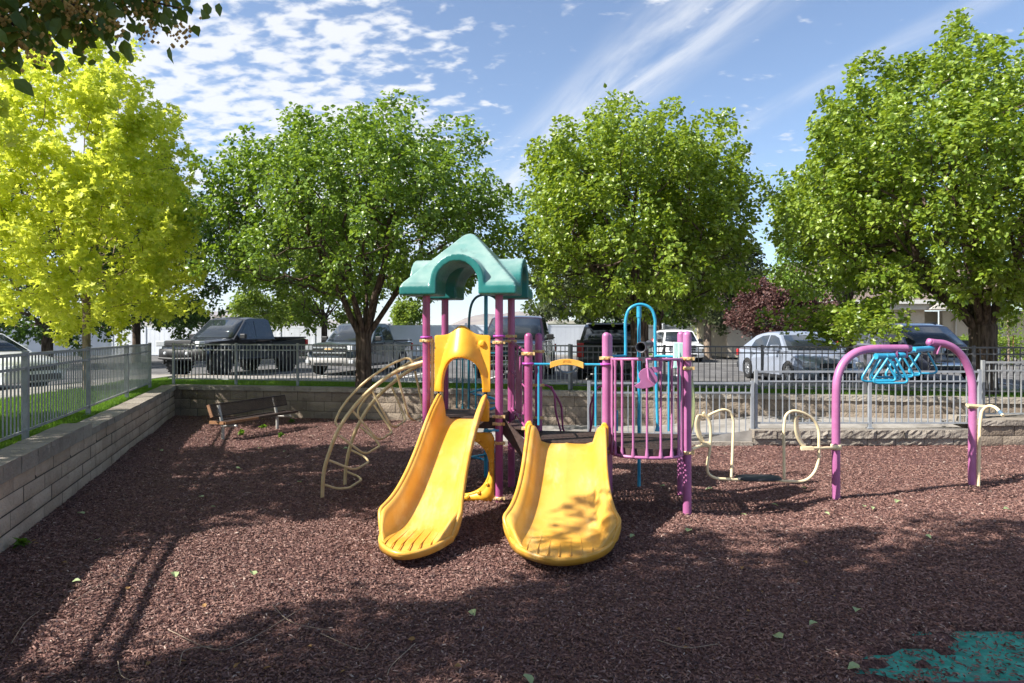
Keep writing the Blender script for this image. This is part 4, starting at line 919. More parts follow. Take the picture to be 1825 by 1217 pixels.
# slides
def slide(p0, d, length, ztop, zend, w0, w1, h0, lip, s1, flare, label, ridge=False, smid=.62, ruts=6, sidetop=.0):
    d = d.normalized(); r = Vector((-d.y, d.x, 0)); 
    if r.x < 0: r = -r
    ns, rows, edgeL, edgeR, front = 46, [], [], [], []
    cs = [-1.0, -.985, -.95, -.90, -.84, -.78, -.70, -.5, -.25, -.06, 0, .06, .25, .5, .70, .78, .84, .90, .95, .985, 1.0]
    def zf(s):
        t = s/length
        if t < .06: return ztop
        u = (t-.06)/(smid+.10-.06)
        if u < 1: 
            e = u*u*(3-2*u); l = u; return ztop+(zend-ztop)*(l*.62+e*.38)
        return zend
    zsm = [zf(length*i/200) for i in range(201)]; k = 13; zs2 = [sum(zsm[max(0, min(200, i+j))] for j in range(-k, k+1))/(2*k+1) for i in range(201)]
    def zfs(s): x = max(0, min(1, s/length))*200; i = min(199, int(x)); return zs2[i]+(zs2[i+1]-zs2[i])*(x-i)
    for i in range(ns+1):
        t = i/ns; s = length*t; u = max(0, (s-s1)/(length-s1)); W = w0+(w1-w0)*min(1, max(0, (t-.35)/.4))**1.5*(1)+flare*math.exp(-((t-.84)/.17)**2)
        h = h0*(1-.22*max(0, t-.1))*(1-u**2.0)+lip*u**2.0
        if t < .08: h += sidetop*(1-t/.08)
        row = []
        for c in cs:
            a = abs(c); sgn = 1 if c > 0 else -1
            se = s if s < s1 else s1+(s-s1)*math.sqrt(max(0, 1-(.97*a)**2.4)); 
            lat = c*W*(1 if u == 0 else (1-.10*u**2))
            g = max(0, (a-.66)/.34); hh = h*(1.05*g**2.1/(g**2.1+.10*(1-g)) if g > 0 else 0)
            z = zfs(se)+min(hh, h)
            if ridge and a < .1: z += .010*(1-a/.1)*min(1, max(0, (1-t)*3))
            if u > .80: z -= ((u-.80)/.20)**2*.045*(1-.5*a)
            row.append(p0+d*se+r*lat+Vector((0, 0, z)))
        rows.append(row); edgeL.append(row[0]); edgeR.append(row[-1])
    for _ in range(6):
        new = [list(rw) for rw in rows]
        for i in range(int(ns*.55), ns):
            for j in range(len(cs)): new[i][j] = (rows[i-1][j]+rows[i][j]*2+rows[i+1][j])/4
        for i in range(int(ns*.55), ns+1):
            for j in range(1, len(cs)-1):
                if i == ns: new[i][j] = (rows[i][j-1]+rows[i][j]*2+rows[i][j+1])/4
        rows = new
    edgeL = [rw[0] for rw in rows]; edgeR = [rw[-1] for rw in rows]
    front = rows[-1]; root = MB(); root.grid(rows)
    loop = edgeL+front[1:-1]+list(reversed(edgeR)); 
    # outer skirt of the double wall
    cen = p0+d*length*.5
    def outw(i, p):
        n_ = len(edgeL)
        if i < n_: return -r
        if i >= len(loop)-n_: return r
        q = (p-(p0+d*s1)); q.z = 0; return q.normalized()
    sk = [[p+outw(i, p)*.022 for i, p in enumerate(loop)], [p+outw(i, p)*.026-Vector((0, 0, .05)) for i, p in enumerate(loop)], [p+outw(i, p)*.008-Vector((0, 0, min(.13, max(.02, (p.z-.05)*.6)))) for i, p in enumerate(loop)], [p-outw(i, p)*.05-Vector((0, 0, min(.14, max(.03, (p.z-.05)*.75)))) for i, p in enumerate(loop)]]
    root.grid(sk)
    und = [[p-Vector((0, 0, .03)) for p in rw] for rw in rows]; root.grid(und)
    rim = []
    for i, p in enumerate(loop):
        rim.append(p+outw(i, p)*.006-Vector((0, 0, .004)))
    root.tube(spline(rim, 2), .021, 10)
    # shallow drainage ribs in the run-out
    for j in range(ruts):
        c = -.62+1.24*j/(ruts-1); pts = []
        for q in np.linspace(.66, .985, 12):
            s = length*q; u = max(0, (s-s1)/(length-s1)); cc = c*(.62+.38*q) if not ridge else c*(.75+.25*q)
            se = s if s < s1 else s1+(s-s1)*math.sqrt(max(0, 1-(.97*abs(cc))**2.4)); z = zfs(se)+.002
            g = max(0, (abs(cc)-.66)/.34)
            if u > .80: z -= ((u-.80)/.20)**2*.045*(1-.5*abs(cc))
            pts.append(p0+d*se+r*(cc*(w1)*.98)+Vector((0, 0, z)))
        root.tube(pts, [.0015+.0045*k_/11 for k_ in range(12)], 6)
    o = root.build('slide', M['slide_yellow'], ps, recalc=False); o['label'] = label
    f = MB(); f.tube([p0+d*(length*.86)+Vector((0, 0, -.06)), p0+d*(length*.86)+Vector((0, 0, zend-.02))], .045, 10); f.build('foot', M['panel_yellow'], o)
    return o
sd = Vector((-.33, -2.27, 0)); sp0 = (P1+P2)/2-PB*.02
slide(sp0, sd, 2.32, .955, .15, .275, .335, .225, .02, 1.74, .04, 'narrow single yellow slide', sidetop=.05)
sd2 = Vector((-.22, -1.93, 0)); dp0 = (FL+FR)/2-PB*.02
slide(dp0, sd2, 1.98, .735, .14, .405, .46, .20, .02, 1.42, .055, 'wide double yellow slide', ridge=True, ruts=7)
for (c0, w, z) in ((sp0, .275, .955), (dp0, .40, .735)):      # yellow ears bolted to the deck front
    for s in (-1, 1):
        mb = MB(); c = c0+PA*s*(w+.015)
        poly = [(-.06, -.02), (.045, -.02), (.045, .20), (.02, .245), (-.02, .25), (-.05, .18)]
        if s < 0: poly = [(-a, b) for a, b in poly][::-1]
        mb.prism(poly, Z(c, z)-PB*.02, PA, Vector((0, 0, 1)), .05); mb.build('slide_ear', M['panel_yellow'], ps, bevel=.012)

# yellow hood over the narrow slide
def hood():
    c = (P1+P2)/2; zt = pz(597, 8.0); zb = pz(698, 8.0); n = 61; inn, outr = [], []
    hw = .335
    for i in range(n):
        t = i/(n-1); a = math.pi*(1-t)
        # outer outline: leg - corner - dome - corner - leg
        if t < .34: u = t/.34; x = -hw; z = zb+(zt-zb)*u
        elif t > .66: u = (1-t)/.34; x = hw; z = zb+(zt-zb)*u
        else:
            u = (t-.34)/.32; x = -hw+2*hw*u; z = zt+.11*math.exp(-((u-.5)/.17)**2)
        outr.append((x, z))
        iw = .255; zi = pz(634, 8.0)
        k = abs(math.cos(a)); xi = -iw*math.copysign(k**.85, math.cos(a)) if True else 0
        xi = -iw*math.copysign(abs(math.cos(math.pi*t))**.9, math.cos(math.pi*t)); zi_ = zb+(zi-zb)*math.sin(math.pi*t)**.8
        inn.append((xi, zi_))
    rows = []
    for j, f in enumerate((0, .06, .14, .24, .36, .5, .64, .78, .9, 1)):
        row = []
        for i in range(n):
            t = i/(n-1); x = inn[i][0]*(1-f)+outr[i][0]*f; z = inn[i][1]*(1-f)+outr[i][1]*f
            zr = max(0, min(1, (zt+.10-z)/(zt+.10-zb))); wc = .075+.275*zr**.8; b = (.02+.17*min(1, zr*2.0))*(1-.80*max(0, zr-.40)/.60)*max(0, 1-(x/wc)**2)**1.0
            row.append(c+PA*x-PB*(.0+b)+Vector((0, 0, z)))
        rows.append(row)
    ins = [p+PB*.07-Vector((0, 0, .012)) for p in rows[0]]
    mb = MB(); mb.grid([ins]+rows); 
    mb.lathe([(.001, .02), (.018, .018), (.028, .008), (.030, 0)], c+PA*.24+Vector((0, 0, zt-.10))-PB*.012, axis=-PB, seg=16)
    o = mb.build('slide_hood', M['panel_yellow'], ps, solid=.028, recalc=False); b = o.modifiers.new('b', 'BEVEL'); b.width = .01; b.segments = 2
    o['label'] = 'arched yellow hood above the narrow slide'
    s = MB()
    for x in (-.29, .29): s.tube([c+PA*x+Vector((0, 0, zb-.09)), c+PA*x+Vector((0, 0, zb+.02))], .011, 8)
    s.build('bracket', M['black_plastic'], ps)
hood()
# yellow panel with round cut under the tower deck
def under_panel():
    c = (P1+P2)/2; n = 48; rows = [[], [], [], []]; zc, Rr = .40, .335
    for i in range(n):
        a = 2*math.pi*(i+.5)/n; ca, sa = math.cos(a), math.sin(a); m = max(abs(ca), abs(sa)*(.385/.40)); x, z = ca/m*.385, zc+sa/m*.385
        for k, (f, dz) in enumerate(((0, .018), (.22, -.0), (.30, .02), (1, .02))):
            xi, zi = ca*Rr, zc+sa*Rr; rows[k].append(c+PA*(xi+(x-xi)*f)-PB*dz+Vector((0, 0, zi+(z-zi)*f)))
    mb = MB(); mb.grid(rows, True, True)
    for i in range(16):
        a = 2*math.pi*i/16+.2; mb.lathe([(.001, .016), (.010, .012), (.014, 0)], c+PA*math.cos(a)*(Rr+.03)+Vector((0, 0, zc+math.sin(a)*(Rr+.03)))-PB*.02, axis=-PB, seg=10)
    mb.build('crawl_panel', M['panel_yellow'], ps, solid=.03, recalc=False)
under_panel()
# blue grab tube just above that panel
mb = MB(); mb.tube(spline([Z(P2, .83)-PB*.05, Z(P2, .84)-PB*.12-PA*.06, Z(P2, .83)-PB*.10-PA*.16], 5), .014, 10); mb.build('grab_bar', M['blue'], ps)

# back panel bars of the tower (blue) with a rail
mb = MB(); 
for f in (.18, .27, .36, .47): 
    q = P3.lerp(P4, f)+PB*.0; mb.tube([Z(q, .98), Z(q, 1.02), Z(q, 1.70)], [.017, .011, .011], 8)
mb.tube([Z(P3, 1.70), Z(P4, 1.70)], .013, 8); mb.build('guard_panel', M['teal_bar'], ps)
# cream edge channels seen inside the doorway
mb = MB()
for q in (P1+PA*.065+PB*.02, P3-PA*.02-PB*.06): mb.beam(Z(q, .95), Z(q, 1.90), .03, .02, up=PB)
for q in (P1+PA*.065+PB*.06, ): mb.beam(Z(q, .95), Z(q, 1.88), .02, .02, up=PB)
mb.build('climber_bracket', M['cream'], ps)

# spiral climber behind the tower
def spiral():
    c = at(866, 595, 9.25); o = MB(); c = Vector((c.x, c.y, 0))
    o.tube([Z(c, 0), Z(c, pz(526, 9.25))], .026, 12)
    b = o.build('spiral_climber', M['blue'], ps); b['label'] = 'blue spiral climber behind the tower'
    h = MB(); pts = []
    for k in range(130):
        t = k/129; a = 2*math.pi*3.6*t+1.0; pts.append(c+Vector((math.cos(a)*.20, math.sin(a)*.20, .18+1.05*t)))
    h.tube(pts, .016, 8)
    for k in range(12):
        t = (k+.5)/12; a = 2*math.pi*3.6*t+1.0; h.tube([c+Vector((0, 0, .18+1.05*t)), c+Vector((math.cos(a)*.20, math.sin(a)*.20, .18+1.05*t))], .011, 6)
    h.build('coil', M['blue'], b)
    a = MB(); w = .225; zt = pz(525, 9.2); q = c-PB*.05
    pl = spline([Z(q-PA*w, 1.0), Z(q-PA*w, 1.9), Z(q-PA*(w*.93), zt-.22), Z(q-PA*w*.62, zt-.05), Z(q, zt)-PA*.0, Z(q+PA*w*.62, zt-.05), Z(q+PA*(w*.93), zt-.22), Z(q+PA*w, 1.9), Z(q+PA*w, 1.0)], 6)
    a.tube(pl, .017, 10); a.build('entry_arch', M['teal_bar'], b)
spiral()
# slide pole with arch behind the balcony
def fire_pole():
    c = at(1139, 595, 8.63); c = Vector((c.x, c.y, 0)); o = MB(); zt = pz(543, 8.63)
    o.tube([Z(c, 0), Z(c, zt-.02)], .022, 14); o.tube([Z(c, zt-.16), Z(c, zt+.005)], .031, 14)
    b = o.build('fire_pole', M['blue'], ps); b['label'] = 'bright blue pole under its arch behind the balcony'
    a = MB(); q = c-PB*.12; lx = at(1115.5, 0, q.y).x; rx_ = at(1167, 0, q.y).x; L_ = Vector((lx, q.y+.02, 0)); R__ = Vector((rx_, q.y-.02, 0)); zs = zt-.30
    mid = (L_+R__)/2
    a.tube(spline([Z(L_, pz(634, 8.5)), Z(L_, 1.9)+Vector((0, 0, 0)), Z(L_, zs+.10), Z(L_.lerp(mid, .28), zt-.055), Z(mid, zt), Z(R__.lerp(mid, .28), zt-.055), Z(R__, zs+.10), Z(R__, 1.9), Z(R__+PA*.03, .80)], 7), .019, 12)
    a.tube([Z(BR, pz(634, 8.5)), Z(L_, pz(634, 8.5))], .016, 10); a.tube([Z(R__, pz(634, 8.5)), Z(CB, pz(634, 8.5))], .016, 10)
    a.tube([Z(R__+PA*.03, .80), Z(R__+PA*.03, .74)], [.024, .034], 10)
    l2 = at(1191, 0, 8.45); a.tube([Vector((l2.x, 8.42, pz(634, 8.5))), Vector((l2.x, 8.42, .75))], .013, 10)
    l3 = at(1101, 0, 8.45); a.tube([Vector((l3.x, 8.5, 1.0)), Vector((l3.x, 8.5, .74))], .012, 8)
    a.build('pole_arch', M['blue'], b)
fire_pole()

# balcony rail
def balcony():
    lo, hi = .655, pz(642, 7.15); n = 11; mb = MB()
    def q(a, e=0): return Bc-PA*.372*math.cos(a)-PB*(.03+.285*math.sin(a)**.85)
    top = [Z(q(a), hi+.012*math.sin(a)) for a in np.linspace(0, math.pi, 25)]; bot = [Z(q(a), lo) for a in np.linspace(0, math.pi, 25)]
    mb.tube([Z(FR, hi+.03)]+top+[Z(CR, hi+.03)], .016, 10); mb.tube(bot, .017, 10)
    o = mb.build('balcony_rail', M['pink'], ps); o['label'] = 'bowed purple guard rail of the round balcony'
    for i in range(n):
        a = math.pi*(i/(n-1)); a = math.pi*(.5-.5*math.cos(a))*.45+a*.55; p = q(a); b = MB()
        b.tube([Z(p, lo), Z(p, lo+.05), Z(p, lo+.10), Z(p, hi-.08), Z(p, hi-.05), Z(p, hi)], [.024, .019, .012, .012, .018, .020], 8, cap=False); b.build('bar', M['pink'], o)
    # flat swirl plate with its lever
    f = lambda x, y: (((1080+x/6.083)-912.5)*7.03/FPX, pz(530+y/6.083, 7.03))
    poly = [f(*p) for p in [(305, 960), (345, 935), (372, 918), (378, 895), (358, 865), (355, 835), (372, 800), (410, 772), (455, 760), (492, 775), (530, 825), (556, 862), (562, 905), (535, 945), (505, 965), (470, 978), (400, 990), (340, 985)]]
    pl = MB(); pl.prism(poly[::-1], Vector((0, 7.03, 0)), Vector((1, 0, 0)), Vector((0, 0, 1)), -.014)
    pl.prism([f(*p) for p in [(478, 768), (520, 756), (575, 756), (618, 772), (600, 802), (548, 820), (520, 810)]][::-1], Vector((0, 7.07, 0)), Vector((1, 0, 0)), Vector((0, 0, 1)), -.014)
    w = pl.build('swirl_plate', M['pink'], ps, bevel=.003)
    l = MB(); l.tube([Vector((*f(452, 680), 0)).xzy if False else Vector((f(452, 672)[0], 7.08, f(452, 672)[1])), Vector((f(455, 860)[0], 7.0, f(455, 860)[1])), Vector((f(460, 885)[0], 7.0, f(460, 885)[1])), Vector((f(520, 945)[0], 7.0, f(520, 945)[1]))], .011, 8); l.build('lever', M['pink'], w)
    # toy telescope
    s = MB(); a = Vector((at(1142, 0, 6.92).x, 6.92, pz(619, 6.92))); b = Vector((at(1160, 0, 7.22).x, 7.26, pz(613, 7.22)+.0)); d = (b-a).normalized()
    s.lathe([(.040, .18), (.044, .01), (.052, .0), (.055, -.0), (.055, .05), (.048, .06), (.046, .14), (.038, .15), (.036, .33), (.042, .335), (.042, .37), (.012, .375)], a, axis=d, seg=22)
    s.tube([a+d*.18, Z((a+b)/2+Vector((.03, .06, 0)), hi+.03)], [.024, .020], 10); s.box(Z(Bc-PB*.30+PA*.0, hi+.025), (.19, .05, .018)); s.box(Z(Bc-PB*.30, hi-.005), (.10, .06, .04))
    s.build('telescope', M['scope_grey'], ps)
balcony()
# wide slide bar: blue frame, yellow grip, half ring
def bar():
    zb = pz(649, 7.6); mb = MB(); a = Z(FL, zb)-PB*.01; b = Z(FR, zb)-PB*.01
    mb.tube([a, b], .014, 10)
    for s, p in ((1, FL), (-1, FR)): q = p+PA*s*.115; mb.tube([Z(q, zb), Z(q, .93)], .013, 10)
    o = mb.build('slide_bar', M['blue'], ps)
    c = (a+b)/2; hw = .185; g = MB(); n = 15; up, lo_ = [], []
    for i in range(n):
        u = -1+2*i/(n-1); arch = .042*(1-u*u); up.append((u*hw, .022+arch*.9)); lo_.append((u*hw, -.045+arch*1.0-(0 if abs(u) < .99 else 0)))
    g.prism(up+lo_[::-1], c+PB*.032, PA, Vector((0, 0, 1)), .064)
    for k in range(-3, 4): g.box(c-PB*.034+PA*k*.014+Vector((0, 0, .040-.0008*k*k)), (.006, .006, .030))
    g.build('grip', M['slide_yellow'], o, bevel=.007)
    h = MB(); h.tube([c+PB*.03+PA*.125*math.cos(t)+Vector((0, 0, .02-.115*math.sin(t))) for t in np.linspace(.15, math.pi-.15, 20)], .012, 8, flat=1); h.build('ring', M['slate_blue'], o)
bar()
# slanted purple side rails between tower and wide deck
def side_rail(pa, pb, za, zb_, la, lb, off):
    mb = MB(); a = Z(pa, za)+off; b = Z(pb, zb_)+off; mb.tube([a, b], .016, 10); mb.tube([Z(pa, la)+off, Z(pb, lb)+off], .014, 10); mb.tube([Z(pa, (za+la)/2+.04)+off, Z(pb, (zb_+lb)/2+.02)+off], .010, 8)
    n = 4
    for i in range(n):
        t = (i+.55)/(n+.1); p = a.lerp(b, t); q = Z(pa, la).lerp(Z(pb, lb), t)+off; mb.tube([p, q+Vector((0, 0, .08)), q], [.010, .011, .02], 8)
    o = mb.build('stair_rail', M['purple'], ps); return o
side_rail(P4, FL, 1.86, 1.72, 1.00, .86, Vector((0, 0, 0)))
side_rail(P4+PB*.02, BL, 1.80, 1.66, .98, .84, Vector((.03, .02, 0)))
pl = MB(); a = P4.lerp(FL, .28); b = P4.lerp(FL, .62)
pl.add([Z(a, 1.72), Z(b, 1.66), Z(b, .98), Z(a, 1.02)], [(0, 1, 2, 3)]); pl.build('infill_plate', M['purple'], ps, solid=.012)
# step ladder rails behind the wide deck
def back_rails():
    for p, s in ((BL, 1), (BR, -1)):
        b = p+PB*0; mb = MB(); o_ = PA*s
        path = [Z(b, 1.31), Z(b+o_*.12+PB*.05, 1.31), Z(b+o_*.19+PB*.12, 1.20), Z(b+o_*.19+PB*.16, .98), Z(b+o_*.26+PB*.36, .62), Z(b+o_*.26+PB*.44, .0)]
        mb.tube(fillet(path, .08), .013, 8)
        path = [Z(b+o_*.15+PB*.06, 1.29), Z(b+o_*.25+PB*.36, 1.02), Z(b+o_*.25+PB*.52, .70), Z(b+o_*.28+PB*.60, .62), Z(b+o_*.31+PB*.60, .0)]
        mb.tube(fillet(path, .08), .013, 8); mb.build('ladder_rail', M['purple'], ps)
    for k, z in enumerate((.25, .5)):
        c = (BL+BR)/2+PB*(.50-.22*k); mb = MB(); mb.beam(Z(c-PA*.17, z), Z(c+PA*.17, z), .20, .03); mb.build('ladder_step', M['purple'], ps, bevel=.008)
back_rails()
# right side panels of the balcony deck: teal board and pale clear bubble
mb = MB(); a, b = CR+PB*.10-PA*.035, CB-PB*.10-PA*.035
a, b = CR+PB*.34-PA*.035, CR+PB*.74-PA*.035; mb.beam(Z(a, 1.16), Z(b, 1.16), .02, .94); o = mb.build('side_panel', M['teal_panel'], ps, bevel=.006)
mb = MB(); mb.add([Z(CR, 1.84)+PB*.33-PA*.06, Z(CR, 1.84)+PB*.46-PA*.06, Z(CR, 1.58)+PB*.46-PA*.06, Z(CR, 1.58)+PB*.33-PA*.06], [(0, 1, 2, 3)]); mb.build('panel_badge', M['mint'], o, solid=.012)
mb = MB(); mb.box(Z(CR, 1.70)+PB*.56+PA*(-.05), (.13, .02, .30)); mb.build('sign_board', M['mint'], o, bevel=.01)
mb = MB(); mb.add([Z(CR, 1.64)+PB*.545-PA*.075, Z(CR, 1.64)+PB*.545-PA*.02, Z(CR, 1.75)+PB*.545-PA*.0475], [(0, 1, 2)]); mb.build('letter', M['teal_panel'], o, solid=.004)
bub = MB(); c = CR+PB*.55+PA*.03; rows = []
for i in range(13):
    th = math.pi*i/12; rows.append([Z(c, 1.14)+PB*(.24*math.sin(th)*math.cos(f))+PA*(.10*math.sin(th)*math.sin(f))+Vector((0, 0, .43*math.cos(th))) for f in np.linspace(0, math.pi, 13)])
bub.grid(rows); bub.build('bubble_panel', M['pale_panel'], ps, solid=.006, recalc=False)

# cream arched climber on the left of the tower
def climber():
    Yf, Yb = 8.18, 8.90
    f = lambda x, y, Yd: Vector((((560+x/4.345)-912.5)*Yd/FPX, Yd, pz(620+y/4.345, Yd)))
    base = f(62, 1150, Yf); o = MB()
    fr = [f(x, y, Yf) for x, y in [(62, 1170), (70, 1000), (100, 860), (180, 650), (290, 480), (440, 320), (640, 180), (835, 105)]]; fr[0].z = -.05
    bk = [f(x, y, Yb) for x, y in [(239, 1060), (245, 930), (285, 740), (360, 560), (470, 400), (620, 260), (730, 180), (835, 130), (1000, 90)]]; bk[0].z = -.05
    fr[-1] = Vector((P1.x-.03, 8.13, fr[-1].z)); o.tube(spline(fr, 7), .023, 12); o.tube(spline(bk, 7), .023, 12)
    c = o.build('arch_climber', M['cream'], ps); c['label'] = 'cream curved ladder with looped rungs on the left of the tower'
    h = MB(); h.tube(fillet([f(x, y, Yf) for x, y in [(190, 612), (158, 575), (200, 480), (270, 385), (350, 300), (430, 232), (520, 170), (610, 118), (705, 78), (745, 85), (765, 122)]], .05), .014, 10); h.build('handrail', M['cream'], c)
    h = MB(); h.tube(fillet([f(x, y, Yb) for x, y in [(355, 560), (335, 510), (345, 465), (400, 385), (450, 330), (540, 240), (640, 168), (740, 110), (860, 60), (980, 40)]], .05), .014, 10); h.build('handrail', M['cream'], c)
    rungs = [((80, 1060), (180, 1092), (270, 1085), (368, 1022), (340, 995), (255, 960)), ((115, 870), (290, 940), (332, 937), (423, 882), (395, 845), (285, 790)), ((190, 675), (370, 812), (412, 816), (508, 762), (482, 715), (358, 612)),
             ((300, 490), (480, 700), (522, 708), (603, 655), (578, 608), (462, 440)), ((450, 335), (590, 600), (632, 612), (710, 562), (692, 510), (600, 300)), ((640, 200), (730, 530), (768, 562), (850, 530), (845, 480), (780, 180))]
    for r_ in rungs:
        ys = (Yf, Yf+.06, Yf+.12, Yb-.10, Yb-.03, Yb); m = MB(); m.tube(fillet([f(x, y, yy) for (x, y), yy in zip(r_, ys)], .06), .0145, 10); m.build('rung', M['cream'], c)
climber()

# ------------------------------------------------------------------ glider
def glider():
    f = lambda x, y, Yd: Vector((((1210+x/6.086)-912.5)*Yd/FPX, Yd, pz(700+y/6.086, Yd)))
    gy = lambda x: 7.60+.35*(x/1765)
    F = lambda x, y, dy=0: f(x, y, gy(x)+dy)
    g = empty('balance_glider', (F(860, 950).x, 7.77, 0), 0, 'cream tube balance glider with a black seat, slung between balcony post and pink arch', 'playground glider')
    mb = MB(); mb.tube(fillet([F(265, 215), F(330, 285), F(348, 400), F(340, 600), F(305, 790), F(312, 880), F(395, 930), F(560, 938), F(700, 945), F(900, 950), F(1060, 950), F(1290, 965), F(1390, 948), F(1475, 865), F(1520, 735), F(1520, 400), F(1470, 290), F(1350, 213), F(1230, 190), F(1155, 240), F(1137, 400), F(1143, 930)], .07), .0165, 12)
    mb.build('frame', M['cream_light'], g)
    mb = MB(); mb.tube(fillet([F(320, 245, .02), F(400, 205, .03), F(490, 178, .03), F(560, 205, .03), F(592, 285, .03), F(588, 500, .02), F(570, 915, .0)], .05), .0155, 12); mb.build('handle', M['cream_light'], g)
    # springy straps
    mb = MB()
    def strap(ps_, w, dy):
        P = spline(ps_, 6); a = [p+Vector((0.02, -w/2, 0)) for p in P]; b = [p+Vector((-.02, w/2, 0)) for p in P]; mb.grid([a, b], True)
    P = spline([F(290, 262), F(240, 238), F(212, 280), (F(205, 360)), F(222, 450), F(255, 530)], 6)
    mb.grid([[p-Vector((.032, 0, 0)) for p in P], [p+Vector((.030, .03, 0)) for p in P]]); 
    mb.build('spring_strap', M['cream_light'], g, solid=.008, recalc=False); mb = MB()
    P = spline([F(1400, 282), F(1330, 248), F(1285, 268), F(1280, 360), F(1300, 470), F(1340, 550), F(1390, 605)], 6)
    mb.grid([[p-Vector((.034, 0, 0)) for p in P], [p+Vector((.030, .03, 0)) for p in P]]); mb.build('spring_strap', M['cream_light'], g, solid=.008, recalc=False)
    mb = MB(); a = Z(CR, F(130, 570).z); mb.tube([a+Vector((PR, 0, 0)), F(240, 572), F(325, 575)], [.020, .018, .018], 10); mb.box(F(290, 548), (.10, .05, .03)); mb.build('arm', M['cream_light'], g)
    mb = MB(); a1 = Vector((3.83, 8.07, F(1740, 605).z)); mb.tube([a1, F(1640, 598), F(1440, 600)], [.024, .018, .018], 10); mb.box(F(1390, 600), (.14, .06, .035)); mb.lathe([(.04, -.03), (.060, -.03), (.060, .03), (.04, .03)], a1, seg=16); mb.build('arm', M['cream_light'], g)
    mb = MB(); c = F(860, 925); n = 32; prof = ((1.0, -.012), (1.0, .004), (.96, .014), (.7, .017), (.02, .017))
    rows = [[c+Vector((.262*r*math.copysign(abs(math.cos(t))**.8, math.cos(t)), .135*r*math.copysign(abs(math.sin(t))**.8, math.sin(t)), z+.004)) for t in np.linspace(0, 2*math.pi, n, endpoint=False)] for r, z in prof]
    mb.grid(rows, True, True); mb.add([p for p in rows[0]], [tuple(range(n))]); mb.box(c-Vector((0, 0, .02)), (.36, .10, .02)); mb.build('seat', M['black_plastic'], g)
glider()

# ------------------------------------------------------------------ pink arch with trapeze loops
def arch():
    a = empty('trapeze_arch', (4.9, 8.46, 0), 0, 'pink bent tube arch with blue triangular trapeze loops hanging from it', 'climbing arch')
    F = lambda x, y, Yd: Vector(((x-912.5)*Yd/FPX, Yd, pz(y, Yd)))
    mb = MB(); L_ = [Vector((3.83, 8.07, -.08)), F(1490, 800, 8.07), F(1490.5, 700, 8.07), F(1494, 668, 8.08), F(1505, 645, 8.10), F(1524, 629, 8.12), F(1550, 622, 8.16), F(1590, 621, 8.22), F(1625, 621, 8.28)]
    mb.tube(spline(L_, 6), .0475, 20, dome=True); l = mb.build('left_arm', M['pink'], a); l.name = 'arm_tube'
    mb = MB(); R__ = [Vector((5.965, 8.85, -.08)), F(1733, 780, 8.85), F(1733.5, 700, 8.85), F(1730, 668, 8.85), F(1719, 641, 8.84), F(1702, 622, 8.82), F(1684, 613, 8.80), F(1668, 611, 8.78), F(1652, 609, 8.76)]
    mb.tube(spline(R__, 6), .0475, 20, dome=True); mb.build('arm_tube', M['pink'], a)
    # hangers
    for x_, y_, d_, w_, h_, r_ in ((1595, 634, 8.23, .03, .13, 0), (1613, 630, 8.27, .02, .10, 0), (1670, 623, 8.79, .02, .13, .35)):
        mb = MB(); mb.box(F(x_, y_, d_), (w_, .09, h_), ry=r_); mb.build('hanger', M['pink'], a, bevel=.006)
    s0, s1 = F(1575, 633, 7.98), F(1646, 622, 8.95)
    tr = MB(); tr.tube([F(1561, 635, 8.02), F(1592, 635, 8.12)], .036, 16); tr.tube([F(1628, 623, 8.60), F(1661, 621, 8.78)], .036, 16); tr.tube([F(1580, 634, 8.05), F(1640, 624, 8.75)], .022, 12); tr.lathe([(.03, -.05), (.034, -.03), (.034, .03), (.03, .05)], F(1606, 633, 8.2), axis=Vector((1, .3, 0)), seg=14)
    tr.build('trapeze_track', M['blue'], a)
    spec = [(870, 620, 7.92, 330, 1.0), (665, 595, 8.05, 345, 1.0), (742, 585, 8.18, 325, .95), (788, 560, 8.32, 260, .86), (985, 560, 8.42, 250, .88), (1085, 540, 8.55, 190, .85), (1370, 500, 8.76, 180, .92)]
    for i, (x, y, Yd, w, sc) in enumerate(spec):
        c = F(1490+x/8.69, 590+y/8.69, Yd); hw, top, bot = .235*sc, .150*sc, -.140*sc; sk = .02*((i % 3)-1)
        pts = [c+Vector((-.05, .0, top)), c+Vector((-hw+sk, -.01, bot)), c+Vector((hw+sk, .01, bot)), c+Vector((.05, .01, top))]
        m = MB(); m.tube(fillet(pts, .10, 8), .0135, 10); m.build('trapeze_loop', M['blue'], a)
    # side handle of cream tube
    m = MB(); m.tube(fillet([Vector((F(1744, 863, 8.8).x, 8.8, -.05)), F(1746, 760, 8.8), F(1750, 731, 8.78), F(1762, 722, 8.72), F(1775, 726, 8.62), F(1788, 741, 8.45)], .05), .020, 12)
    m.lathe([(.046, -.02), (.064, -.02), (.066, 0), (.064, .02), (.046, .02)], F(1733.5, 724, 8.85), seg=18); m.beam(F(1722, 721, 8.80), F(1760, 724, 8.76), .03, .028)
    h = m.build('side_handle', M['cream_light'], a); k = MB(); k.tube([F(1781.5, 733, 8.53), F(1786.5, 739, 8.47)], .0225, 12); k.build('tape', M['slate_blue'], h)
arch()

